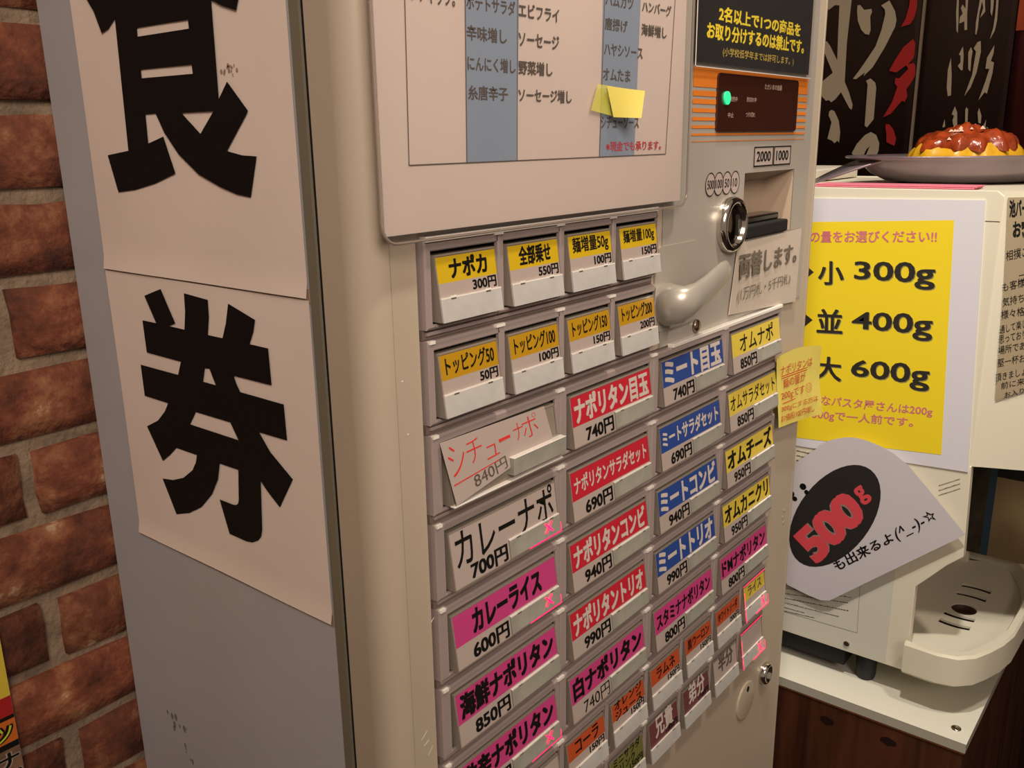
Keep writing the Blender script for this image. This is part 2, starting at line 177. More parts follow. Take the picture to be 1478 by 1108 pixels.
def brickmat():
    m = bpy.data.materials.new('old_brick'); m.use_nodes = True; nt = m.node_tree; b = nt.nodes['Principled BSDF']; L = nt.links.new
    tc = nt.nodes.new('ShaderNodeTexCoord'); oi = nt.nodes.new('ShaderNodeObjectInfo')
    ad = nt.nodes.new('ShaderNodeVectorMath'); ad.operation = 'ADD'; mul = nt.nodes.new('ShaderNodeMath'); mul.operation = 'MULTIPLY'; mul.inputs[1].default_value = 9
    L(oi.outputs['Random'], mul.inputs[0]); L(tc.outputs['Object'], ad.inputs[0]); L(mul.outputs[0], ad.inputs[1])
    n = nt.nodes.new('ShaderNodeTexNoise'); n.inputs['Scale'].default_value = 34; n.inputs['Detail'].default_value = 8; n.inputs['Roughness'].default_value = 0.65
    L(ad.outputs[0], n.inputs['Vector'])
    cr = nt.nodes.new('ShaderNodeValToRGB'); e = cr.color_ramp.elements
    e[0].position = 0.34; e[0].color = rgb('4a2518'); e[1].position = 0.62; e[1].color = rgb('a06a48')
    x = e.new(0.50); x.color = rgb('7c432c'); y = e.new(0.68); y.color = rgb('c8a684')
    L(n.outputs['Fac'], cr.inputs[0])
    hs = nt.nodes.new('ShaderNodeHueSaturation'); mr = nt.nodes.new('ShaderNodeMapRange'); mr.inputs[3].default_value = 0.62; mr.inputs[4].default_value = 1.15
    L(oi.outputs['Random'], mr.inputs[0]); L(mr.outputs[0], hs.inputs['Value']); L(cr.outputs[0], hs.inputs['Color']); L(hs.outputs[0], b.inputs['Base Color'])
    b.inputs['Roughness'].default_value = 0.85
    n2 = nt.nodes.new('ShaderNodeTexNoise'); n2.inputs['Scale'].default_value = 160; n2.inputs['Detail'].default_value = 8
    L(ad.outputs[0], n2.inputs['Vector'])
    bp = nt.nodes.new('ShaderNodeBump'); bp.inputs['Strength'].default_value = 0.8; bp.inputs['Distance'].default_value = 0.003
    L(n2.outputs['Fac'], bp.inputs['Height']); L(bp.outputs[0], b.inputs['Normal'])
    return m
M_BRICK = brickmat()
M_MORTAR = mat('mortar', '94806a', 0.9, vary=0.45, vscale=70, bump=1.0, bscale=260)

# ---------------------------------------------------------------- geometry helpers
ORG = {}
def org(o): return ORG.get(o.name, Vector((0, 0, 0))) if o else Vector((0, 0, 0))
def tag(o, label=None, cat=None, group=None, kind=None):
    if label: o['label'] = label
    if cat: o['category'] = cat
    if group: o['group'] = group
    if kind: o['kind'] = kind
    return o
def thing(name, label, cat, loc, group=None):
    o = bpy.data.objects.new(name, None); COL.objects.link(o); o.location = loc; ORG[o.name] = Vector(loc)
    o.empty_display_size = 0.02
    return tag(o, label, cat, group)
class G:
    """collects world-space geometry with several materials; build() links it as one mesh object"""
    def __init__(s): s.v = []; s.f = []; s.m = []; s.mats = []; s.sm = []
    def mi(s, m):
        if m not in s.mats: s.mats.append(m)
        return s.mats.index(m)
    def add(s, vs, fs, m, smooth=False):
        b = len(s.v); s.v += [tuple(v) for v in vs]; k = s.mi(m)
        for f in fs: s.f.append([b + i for i in f]); s.m.append(k); s.sm.append(smooth)
    def box(s, x0, x1, y0, y1, z0, z1, m):
        vs = [(x, y, z) for x in (x0, x1) for y in (y0, y1) for z in (z0, z1)]
        s.add(vs, [(0, 1, 3, 2), (4, 6, 7, 5), (0, 4, 5, 1), (2, 3, 7, 6), (0, 2, 6, 4), (1, 5, 7, 3)], m)
    def quad(s, pts, m): s.add(pts, [tuple(range(len(pts)))], m)
    def prism(s, poly, ax, a, b, m, smooth=False):
        """poly = 2D points in the other two axes, extruded along ax from a to b"""
        def P(p, t): q = list(p); q.insert('xyz'.index(ax), t); return q
        n = len(poly); vs = [P(p, a) for p in poly] + [P(p, b) for p in poly]
        s.add(vs, [(i, (i + 1) % n, n + (i + 1) % n, n + i) for i in range(n)], m, smooth)
        if smooth:      # long sides stay flat, only the short arc facets are smoothed
            for i in range(n): s.sm[-n + i] = (Vector(poly[i]) - Vector(poly[(i + 1) % n])).length < 0.0045
        s.add([P(p, a) for p in poly], [tuple(range(n))[::-1]], m); s.add([P(p, b) for p in poly], [tuple(range(n))], m)
    def lathe(s, cx, cz, prof, m, n=32, ysign=1):
        """profile (radius, y) turned round an axis parallel to Y through (cx, cz)"""
        vs = []; fs = []
        for (r, y) in prof:
            for k in range(n):
                a = 2 * math.pi * k / n; vs.append((cx + r * math.cos(a), y, cz + r * math.sin(a)))
        for i in range(len(prof) - 1):
            for k in range(n): fs.append((i * n + k, i * n + (k + 1) % n, (i + 1) * n + (k + 1) % n, (i + 1) * n + k))
        s.add(vs, fs, m, True)
    def latheZ(s, cx, cy, prof, m, n=48):
        vs = []; fs = []
        for (r, z) in prof:
            for k in range(n):
                a = 2 * math.pi * k / n; vs.append((cx + r * math.cos(a), cy + r * math.sin(a), z))
        for i in range(len(prof) - 1):
            for k in range(n): fs.append((i * n + k, i * n + (k + 1) % n, (i + 1) * n + (k + 1) % n, (i + 1) * n + k))
        s.add(vs, fs, m, True)
    def tube(s, path, r, m, n=8, closed=False):
        path = [Vector(p) for p in path]; L = len(path); vs = []; fs = []
        for i, p in enumerate(path):
            d = (path[(i + 1) % L] - path[i - 1]) if closed else (path[min(i + 1, L - 1)] - path[max(i - 1, 0)])
            d.normalize(); a = d.cross(Vector((0, 0.99, 0.14))).normalized(); b = d.cross(a)
            for k in range(n):
                t = 2 * math.pi * k / n; vs.append(p + a * (r * math.cos(t)) + b * (r * math.sin(t)))
        for i in range(L if closed else L - 1):
            j = (i + 1) % L
            for k in range(n): fs.append((i * n + k, i * n + (k + 1) % n, j * n + (k + 1) % n, j * n + k))
        s.add(vs, fs, m, True)
    def text(s, txt, quad, m, bold=0.0, off=(0, 0, 0)):
        """lettering stretched bilinearly onto quad = (TL, TR, BR, BL)"""
        b0 = 0.0 if any(c in txt for c in '海麺楽') else min(bold, 0.009); vs, fs, w, h = glyphs(txt, b0); q = [Vector(p) for p in quad]; o = Vector(off); d = bold - b0
        nn = (q[1] - q[0]).cross(q[3] - q[0]).normalized() * 0.00002      # heavier strokes: the same glyphs overprinted with tiny shifts
        kx, ky = 1 - 2 * d / w, 1 - 2 * d / h
        for i, (a, b) in enumerate([(0, 0)] if d < 0.004 else [(0, 0), (d, d * .7), (-d, -d * .7), (d, -d * .7), (-d, d * .7)] + ([(d, 0), (-d, 0)] if d > .03 else [])):
            out = []
            for (x, y) in vs:
                x = .5 + (x - .5) * kx + a / w; y = .5 + (y - .5) * ky + b / h
                out.append(q[3] + (q[2] - q[3]) * x + ((q[0] - q[3]) + ((q[1] - q[0]) - (q[2] - q[3])) * x) * y + o + nn * i)
            s.add(out, fs, m)
    def poly(s, rings, fn, m, thick=0.0):
        """flat region with holes: rings of 2D points, fn maps a 2D point to the world"""
        vs, fs = fill(rings); s.add([fn(*v) for v in vs], fs, m)
    def build(s, name, parent=None, loc=None, bevel=0.0, at=None):
        """at: origin used for the vertices (defaults to the parent's root origin)"""
        o0 = Vector(at) if at is not None else (org(parent) if parent else Vector(loc or (0, 0, 0)))
        me = bpy.data.meshes.new(name); me.from_pydata([Vector(v) - o0 for v in s.v], [], s.f)
        for m in s.mats: me.materials.append(m)
        me.polygons.foreach_set('material_index', s.m); me.polygons.foreach_set('use_smooth', s.sm)
        me.update(); ob = bpy.data.objects.new(name, me); COL.objects.link(ob)
        if parent:
            ob.parent = parent
            if at is not None: ob.location = o0 - org(parent)
        else: ob.location = o0
        ORG[ob.name] = o0
        if bevel:
            bm = bmesh.new(); bm.from_mesh(me); bmesh.ops.remove_doubles(bm, verts=bm.verts, dist=1e-6); bmesh.ops.recalc_face_normals(bm, faces=bm.faces)
            bm.to_mesh(me); bm.free()
            md = ob.modifiers.new('bevel', 'BEVEL'); md.width = bevel; md.segments = 3; md.limit_method = 'ANGLE'; md.angle_limit = 0.6
        return ob
_gc = {}
def glyphs(txt, bold):
    key = (txt, bold)
    if key in _gc: return _gc[key]
    cu = bpy.data.curves.new('t', 'FONT'); cu.body = txt; cu.size = 1; cu.offset = bold; cu.resolution_u = 3
    ob = bpy.data.objects.new('t', cu); COL.objects.link(ob); bpy.context.view_layer.update()
    me = bpy.data.meshes.new_from_object(ob.evaluated_get(bpy.context.evaluated_depsgraph_get()))
    vs = [(v.co.x, v.co.y) for v in me.vertices]; fs = [tuple(p.vertices) for p in me.polygons]
    bpy.data.objects.remove(ob); bpy.data.meshes.remove(me); bpy.data.curves.remove(cu)
    if not vs: vs = [(0, 0), (1, 1)]
    x0 = min(v[0] for v in vs); x1 = max(v[0] for v in vs); y0 = min(v[1] for v in vs); y1 = max(v[1] for v in vs)
    vs = [((x - x0) / max(x1 - x0, 1e-6), (y - y0) / max(y1 - y0, 1e-6)) for x, y in vs]
    _gc[key] = (vs, fs, max(x1 - x0, .1), max(y1 - y0, .1)); return _gc[key]
def fill(rings, extrude=0.0):
    cu = bpy.data.curves.new('p', 'CURVE'); cu.dimensions = '2D'; cu.fill_mode = 'BOTH'; cu.extrude = extrude
    for r in rings:
        sp = cu.splines.new('POLY'); sp.points.add(len(r) - 1); sp.use_cyclic_u = True
        for i, p in enumerate(r): sp.points[i].co = (p[0], p[1], 0, 1)
    ob = bpy.data.objects.new('p', cu); COL.objects.link(ob); bpy.context.view_layer.update()
    me = bpy.data.meshes.new_from_object(ob.evaluated_get(bpy.context.evaluated_depsgraph_get()))
    vs = [tuple(v.co) if extrude else (v.co.x, v.co.y) for v in me.vertices]; fs = [tuple(p.vertices) for p in me.polygons]
    bpy.data.objects.remove(ob); bpy.data.meshes.remove(me); bpy.data.curves.remove(cu)
    return vs, fs
def rrect(x0, x1, z0, z1, r, n=6):
    out = []
    for cx, cz, a0 in ((x1 - r, z1 - r, 0), (x0 + r, z1 - r, 90), (x0 + r, z0 + r, 180), (x1 - r, z0 + r, 270)):
        for k in range(n + 1):
            a = math.radians(a0 + 90 * k / n); out.append((cx + r * math.cos(a), cz + r * math.sin(a)))
    return out
def circle(cx, cz, rx, rz, n=24): return [(cx + rx * math.cos(2 * math.pi * k / n), cz + rz * math.sin(2 * math.pi * k / n)) for k in range(n)]
def rectq(x0, x1, z0, z1, y): return [(x0, y, z1), (x1, y, z1), (x1, y, z0), (x0, y, z0)]
XQ = lambda x: (lambda p: [(x, a, b) for a, b in p])      # quad on a plane of constant X
YQ = lambda y: (lambda p: [(a, y, b) for a, b in p])

# ================================================================ SETTING
g = G(); g.box(-3, 3, -3, 3, -0.05, 0.0, mat('dark_floor', '3a261a', 0.5, vary=0.3, vscale=3)); tag(g.build('floor'), kind='structure')
# brick wall behind the machine: mortar bed + bricks
YB = 0.262; PITCH = 0.0475; BL = 0.2
g = G(); g.box(-1.2, 0.66, YB + 0.0022, YB + 0.12, 0.0, 2.6, M_MORTAR); wall_b = tag(g.build('wall_back'), 'old red brick wall with sandy mortar joints', kind='structure')
variants = []
def brick_mesh(w, h, seed):
    rnd = random.Random(seed); bm = bmesh.new(); nx, nz = 6, 3; d = 0.010
    j = lambda a: rnd.uniform(-a, a)
    grid = [[bm.verts.new((-w / 2 + w * i / nx + (j(0.0016) if 0 < i < nx else j(0.001)), j(0.0007) if 0 < i < nx and 0 < k < nz else 0.0013 + j(0.0009), -h / 2 + h * k / nz + j(0.0011))) for i in range(nx + 1)] for k in range(nz + 1)]
    for k in range(nz):
        for i in range(nx): bm.faces.new((grid[k][i], grid[k][i + 1], grid[k + 1][i + 1], grid[k + 1][i]))
    ring = [grid[0][i] for i in range(nx + 1)] + [grid[k][nx] for k in range(1, nz + 1)] + [grid[nz][i] for i in range(nx - 1, -1, -1)] + [grid[k][0] for k in range(nz - 1, 0, -1)]
    back = [bm.verts.new((v.co.x * 1.01, d, v.co.z * 1.03)) for v in ring]
    for i in range(len(ring)): bm.faces.new((ring[i], back[i], back[(i + 1) % len(ring)], ring[(i + 1) % len(ring)]))
    bmesh.ops.recalc_face_normals(bm, faces=bm.faces)
    me = bpy.data.meshes.new('brick'); bm.to_mesh(me); bm.free(); me.materials.append(M_BRICK)
    for p in me.polygons: p.use_smooth = True
    return me
variants = [brick_mesh(BL - 0.0115, PITCH - 0.0088, s) for s in range(8)]
far = G()
for c in range(-27, 28):
    ztop = 1.3647 + c * PITCH; zc = ztop - 0.0088 - (PITCH - 0.0088) / 2 + 0.0088
    zc = ztop + (PITCH - 0.0088) / 2 if False else ztop - 0.0085 - (PITCH - 0.0088) / 2
    if zc < 0.03 or zc > 2.55: continue
    x = -0.073 + BL / 2 - 6 * BL + (0 if (c % 2) else BL / 2)
    while x < 1.35:
        if x > 0.60: break
        if 0.80 < zc < 1.50 and x < 0.75:
            me = random.choice(variants); o = bpy.data.objects.new('brick', me); COL.objects.link(o); o.parent = wall_b
            o.location = (x + random.uniform(-0.0012, 0.0012), YB - 0.0025 + random.uniform(-0.0015, 0.0015), zc + random.uniform(-0.0006, 0.0006)); o.rotation_euler = (random.uniform(-.006, .006), random.uniform(-.006, .006), random.uniform(-.008, .008))
        else: far.box(x - BL / 2 + .005, x + BL / 2 - .005, YB - 0.003, YB + 0.01, zc - PITCH / 2 + .0045, zc + PITCH / 2 - .0045, M_BRICK)
        x += BL
fo = far.build('far_bricks', wall_b); tag(fo, kind='stuff')
# dark side wall with the banners
g = G(); g.box(0.655, 1.36, .46, .52, 0.0, 2.6, M_DARKW); tag(g.build('wall_alcove'), 'dark brown wall set back beside the brick', kind='structure')
g = G(); g.box(1.262, 1.36, -1.6, .46, 0.0, 2.6, M_DARKW); tag(g.build('wall_right'), 'dark brown side wall behind the banners', kind='structure')

# ================================================================ TICKET MACHINE
tm = thing('ticket_machine', 'beige steel meal ticket vending machine with rows of coloured menu buttons', 'vending machine', (0.22, 0.13, 0.0))
YF = 0.004; Q = 0.044273; ZT = 1.25
X0, X1 = -0.0305, 0.470
g = G(); g.prism([(X0, 0.2561), (X0, 0.0400)] + [(X0 + 0.0055 * (1 - math.cos(math.radians(a))), 0.0400 - 0.0055 * math.sin(math.radians(a))) for a in (15, 30, 45, 60, 75, 90)] + [(X1, 0.0345), (X1, 0.2561)], 'z', 0.02, 1.62, M_SIDE)
g.build('cabinet', tm)
g = G(); g.box(X0 + .0012, X1 - .001, 0.0305, 0.0346, 0.03, 1.61, M_BLACK); g.build('door_gap_shade', tm)  # black strip standing in for the shade in the door gap
# smudges on the side sheet
g = G()
def ledge(rc, m):  # narrow rounded trim on the cabinet's front edge
    g.box(X0 - 0.0003, X0 + 0.001, 0.0345, 0.0405, 0.03, 1.61, m)
ledge(0, M_EDGE); s_ = 0; g.build('edge_trim', tm)
# door: rounded left and right edges, face with openings
def corner(cx, cy, r, a0, a1, n=8): return [(cx + r * math.cos(math.radians(a0 + (a1 - a0) * k / n)), cy + r * math.sin(math.radians(a0 + (a1 - a0) * k / n))) for k in range(n + 1)]
g = G(); R1 = 0.0135
g.prism([(-0.0165, 0.0318), (X0, 0.0318)] + corner(X0 + R1, YF + R1, R1, 180, 270) + [(-0.0165, YF)], 'z', 0.05, 1.60, M_STEEL, True)
g.prism([(0.4585, YF)] + corner(X1 - 0.010, YF + 0.010, 0.010, 270, 360) + [(X1, 0.0318), (0.4585, 0.0318)], 'z', 0.05, 1.60, M_STEEL, True)
ZB = ZT - 9 * Q
holeL = [(-0.0012, ZT + .0008), (0.2012, ZT + .0008), (0.2012, ZT - 2 * Q + .001), (0.4012, ZT - 2 * Q + .001), (0.4012, ZB), (-0.0012, ZB)]
holeB = [(0.3257, 1.2668), (0.4143, 1.2668), (0.4143, 1.2200), (0.3257, 1.2200)]
vs, fs = fill([[(-0.0165, 0.05), (0.4585, 0.05), (0.4585, 1.60), (-0.0165, 1.60)], holeL, holeB], 0.005)
g.add([(v[0], YF + 0.005 + v[2], v[1]) for v in vs], fs, M_STEEL)
g.build('front_door', tm)
g = G()   # brushed plate behind coin and bill slots, and white scuffs on the corner paint
vs, fs = fill([[(0.212, 1.1625), (0.4445, 1.1625), (0.4445, 1.60), (0.212, 1.60)], holeB], 0.0)
g.add([(v[0], YF - 0.0005, v[1]) for v in vs], fs, M_FACE); g.build('coin_panel', tm)
for (x, z, l, a) in ((-0.0098, 1.0075, .005, .6), (-0.0085, 1.0025, .004, .4), (-0.006, .9965, .005, .8), (-.0005, 1.0675, .003, .7), (-.011, 1.165, .001, 0), (-.013, 1.19, .001, 0)):
    g = G(); dx, dz = l * math.cos(a) / 2, l * math.sin(a) / 2; g.quad([(x - dx, YF - .0002, z - dz), (x + dx, YF - .0002, z + dz), (x + dx, YF - .0002, z + dz + .0007), (x - dx, YF - .0002, z - dz + .0007)], M_RIM); g.build('paint_scratch', tm)
g = G()
for k in range(26):
    cx, cz = random.choice([(.205, .940), (.198, .925), (.211, 1.145), (.20, 1.16)]); yy = cx + random.gauss(0, .004); zz = cz + random.gauss(0, .007); r = random.uniform(.0003, .0012)
    g.quad([(X0 - .0001, yy + r * 1.6 * math.cos(t), zz + r * 2.6 * math.sin(t)) for t in (0, 1, 2, 3.1, 4.2, 5.2)], mat('scuff', '77736f', .6))
tag(g.build('scuff_mark', tm), kind='stuff')
g = G()
g.box(-0.0012, 0.2012, 0.0135, 0.02, ZB - .01, ZT + .005, M_BLACK); g.box(0.2012, 0.4012, 0.0135, 0.02, ZB - .01, ZT - 2 * Q + .005, M_BLACK); g.build('button_well', tm)
# row spacers (recessed ridges under each row of frames)
for v in range(9):
    zt = ZT - v * Q; n = 4 if v < 2 else 8
    g = G(); g.box(0, n * .05, 0.0034, 0.0135, zt - Q + .0003, zt - 0.0392, M_BEZB); g.box(.002, n * .05 - .002, 0.0022, 0.0036, zt - Q + .0022, zt - 0.0405, M_BEZ); g.build('row_spacer', tm)

def frame_mesh(w, xl, xr, name):
    g = G(); H = 0.0392; zt, zb = -0.0045, -0.0369; b = 0.0011; yb = 0.0135; m = M_BEZ
    oo = [(0.0003, 0), (w - 0.0003, 0), (w - 0.0003, -H), (0.0003, -H)]
    of = [(b, -b), (w - b, -b), (w - b, -H + b), (b, -H + b)]
    ii = [(xl, zt), (xr, zt), (xr, zb), (xl, zb)]
    def ring(A, ya, B, yb_): g.add([(x, ya, z) for x, z in A] + [(x, yb_, z) for x, z in B], [(i, (i + 1) % 4, 4 + (i + 1) % 4, 4 + i) for i in range(4)], m)
    ring(oo, yb, oo, 0.0009); ring(oo, 0.0009, of, 0.0); ring(of, 0.0, [(xl - .0006, zt + .0006), (xr + .0006, zt + .0006), (xr + .0006, zb - .0006), (xl - .0006, zb - .0006)], 0.0)
    ring([(xl - .0006, zt + .0006), (xr + .0006, zt + .0006), (xr + .0006, zb - .0006), (xl - .0006, zb - .0006)], 0.0, ii, 0.0006); ring(ii, 0.0006, ii, 0.0018); g.add([(x, 0.0018, z) for x, z in ii] + [(x, yb, z) for x, z in ii], [(i, (i + 1) % 4, 4 + (i + 1) % 4, 4 + i) for i in range(4)], M_BLACK)
    o = g.build(name, None); me = o.data; bpy.data.objects.remove(o); return me
FS = frame_mesh(.05, .0042, .0492, 'button_frame'); FL = frame_mesh(.1, .0064, .0958, 'button_frame')
YT, YBt, ZTOP, ZBOT = 0.0002, -0.0037, -0.0063, -0.0360       # key face tilts out at the bottom
def fy(z, off=0.0): return YT + (YBt - YT) * (z - ZTOP) / (ZBOT - ZTOP) - off
def fq(x0, x1, z0, z1, off): return [(x0, fy(z1, off), z1), (x1, fy(z1, off), z1), (x1, fy(z0, off), z0), (x0, fy(z0, off), z0)]
def key_mesh(x0, x1):
    g = G(); y2 = .0125
    g.add([(x0, YT, ZTOP), (x1, YT, ZTOP), (x1, YBt, ZBOT), (x0, YBt, ZBOT), (x0, y2, ZTOP), (x1, y2, ZTOP), (x1, y2, ZBOT), (x0, y2, ZBOT)],
          [(3, 2, 1, 0), (0, 1, 5, 4), (2, 3, 7, 6), (1, 2, 6, 5), (0, 4, 7, 3)], M_KEY)
    t = .00045   # clear raised rim round the face
    for a in ((x0, x0 + .0009, ZBOT, ZTOP), (x1 - .0009, x1, ZBOT, ZTOP), (x0, x1, ZTOP - .0008, ZTOP), (x0, x1, ZBOT, ZBOT + .0007)):
        q = fq(a[0], a[1], a[2], a[3], t); g.quad(q[::-1], M_KEY)
    o = g.build('button', None); me = o.data; bpy.data.objects.remove(o); return me
KS, KL = key_mesh(.0054, .0474), key_mesh(.0078, .0944)
def pad_mesh(x0, x1, z0, z1, m, notch):
    g = G(); t = .0012
    A = fq(x0, x1, z0, z1, t); B = fq(x0, x1, z0, z1, 0.0)
    g.add(A + B, [(3, 2, 1, 0), (1, 2, 6, 5), (3, 0, 4, 7), (2, 3, 7, 6)], m)
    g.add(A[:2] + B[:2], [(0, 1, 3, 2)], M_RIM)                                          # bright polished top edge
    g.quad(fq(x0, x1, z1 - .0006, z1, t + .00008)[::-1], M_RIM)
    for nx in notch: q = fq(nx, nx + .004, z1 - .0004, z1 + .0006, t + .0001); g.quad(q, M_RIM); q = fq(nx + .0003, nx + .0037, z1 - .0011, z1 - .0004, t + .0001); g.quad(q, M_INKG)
    o = g.build('press_pad', None); me = o.data; bpy.data.objects.remove(o); return me
PS = pad_mesh(.0058, .0474, -.0360, -.0252, M_PAD, (.012, .036)); PL = pad_mesh(.0505, .0940, -.0345, -.0246, M_PADL, (.056, .085))
def put(me, name, parent, loc):
    o = bpy.data.objects.new(name, me); COL.objects.link(o); o.parent = parent; o.location = loc; return o
def xmark():
    g = G()
    for s in (1, -1):
        for (a, b) in (((.0805, -.0318), (.0865, -.0262)),):
            x0, z0, x1, z1 = (a[0], a[1], b[0], b[1]) if s > 0 else (a[0], b[1], b[0], a[1])
            d = Vector((x1 - x0, 0, z1 - z0)).normalized(); n = Vector((-d.z, 0, d.x)) * .0004
            P = [Vector((x0, fy(z0, .0019), z0)), Vector((x1, fy(z1, .0019), z1))]
            g.quad([P[0] - n, P[1] - n, P[1] + n, P[0] + n], M_LEDX)
    q = fq(.066, .0944, -.0352, -.0347, .0012); g.quad(q, M_LEDX); q = fq(.0944, .0949, -.0352, -.0300, .0012); g.quad(q, M_LEDX)
    o = g.build('sold_out_mark', None); me = o.data; bpy.data.objects.remove(o); return me
def xmark_s():
    g = G()
    for s in (1, -1):
        x0, x1, z0, z1 = .036, .042, -.0335, -.0265
        if s < 0: z0, z1 = z1, z0
        d = Vector((x1 - x0, 0, z1 - z0)).normalized(); n = Vector((-d.z, 0, d.x)) * .0004
        P = [Vector((x0, fy(z0, .0019), z0)), Vector((x1, fy(z1, .0019), z1))]; g.quad([P[0] - n, P[1] - n, P[1] + n, P[0] + n], M_LEDX)
    for a in ((.024, .0484, -.0362, -.0357), (.0480, .0486, -.0362, -.028), (.0048, .0056, -.0362, -.0310), (.0048, .0053, -.031, -.010)): g.quad(fq(*a, .0018), M_LEDX)
    g.quad(fq(.006, .048, -.0060, -.0055, .0008), M_LEDX)
    o = g.build('sold_out_mark', None); me = o.data; bpy.data.objects.remove(o); return me
XL, XS_ = xmark(), xmark_s()

PC = dict(y=M_YEL, Y=M_YELD, p=M_PINK, r=M_RED, b=M_BLUE, o=M_ORG, w=M_CARD, m=M_MAR, v=M_OLI, l=M_YELP)
WORD = dict(y='yellow', Y='dark yellow', p='pink', r='red', b='blue', o='orange', w='white', m='maroon', v='olive', l='pale yellow')
cells = [
 (0,0,1,'ナポカ','300円','y',{'b':.04}),(0,1,1,'全部乗せ','550円','y',{'b':.035}),(0,2,1,'麺増量50g','100円','y',{}),(0,3,1,'麺増量100g','150円','y',{}),
 (1,0,1,'トッピング50','50円','Y',{}),(1,1,1,'トッピング100','100円','Y',{}),(1,2,1,'トッピング150','150円','Y',{}),(1,3,1,'トッピング200','200円','Y',{}),
 (2,0,2,'','840円','w',{'tray':1}),(2,2,2,'ナポリタン目玉','740円','r',{'ink':'w','h':.0155,'b':.045}),(2,4,2,'ミート目玉','740円','b',{'ink':'w','h':.0165,'b':.045}),(2,6,2,'オムナポ','850円','l',{'b':.01,'in':.014}),
 (3,0,2,'カレーナポ','700円','w',{'h':.0195,'b':.01,'z':-.0065,'x':1}),(3,2,2,'ナポリタンサラダセット','690円','r',{'ink':'w','h':.0105,'b':.03}),(3,4,2,'ミートサラダセット','690円','b',{'ink':'w','h':.0115,'b':.035}),(3,6,2,'オムサラダセット','850円','l',{'b':.01,'h':.012}),
 (4,0,2,'カレーライス','600円','p',{'b':.05,'in':.015,'x':1}),(4,2,2,'ナポリタンコンビ','940円','r',{'ink':'w','h':.0145,'b':.045}),(4,4,2,'ミートコンビ','940円','b',{'ink':'w','h':.0155,'b':.045}),(4,6,2,'オムチーズ','950円','l',{'b':.04,'h':.0155}),
 (5,0,2,'海鮮ナポリタン','850円','p',{'b':.05,'h':.0145}),(5,2,2,'ナポリタントリオ','990円','r',{'ink':'w','h':.015,'b':.045}),(5,4,2,'ミートトリオ','990円','b',{'ink':'w','h':.016,'b':.045}),(5,6,2,'オムカニクリ','950円','l',{'b':.035,'h':.0145}),
 (6,0,2,'激辛ナポリタン','850円','p',{'b':.05,'h':.0145,'x':1}),(6,2,2,'白ナポリタン','740円','p',{'b':.05,'h':.0145}),(6,4,2,'スタミナナポリタン','800円','p',{'b':.035,'h':.0115}),(6,6,2,'ドMナポリタン','800円','p',{'b':.035,'h':.0125}),
 (7,0,1,'','','w',{}),(7,1,1,'','','w',{}),(7,2,1,'コーラ','150円','o',{'h':.009}),(7,3,1,'オレンジ\nジュース','150円','o',{'h':.0135}),(7,4,1,'ラムネ','150円','o',{'h':.0085}),(7,5,1,'黒ウーロン','150円','o',{'h':.008}),(7,6,1,'ホワイトソーダ','200円','o',{'h':.0075}),(7,7,1,'ライス','','l',{'h':.009,'x':1,'ink':'g'}),
 (8,2,1,'ビール','','v',{}),(8,3,1,'ミニサラダ\nドリンク','150円','v',{'h':.0135}),(8,4,1,'兄貴','1000円','m',{'ink':'w','h':.0165,'b':.03}),(8,5,1,'弟分','1100円','m',{'ink':'w','h':.0165,'b':.03}),(8,6,1,'半分','','w',{'h':.015,'b':.04,'ink':'g'}),(8,7,1,'','','w',{'x':1}),
 (8,0,1,'','','w',{}),(8,1,1,'','','w',{}),
]
INK = dict(w=M_INKW, g=M_INKG)
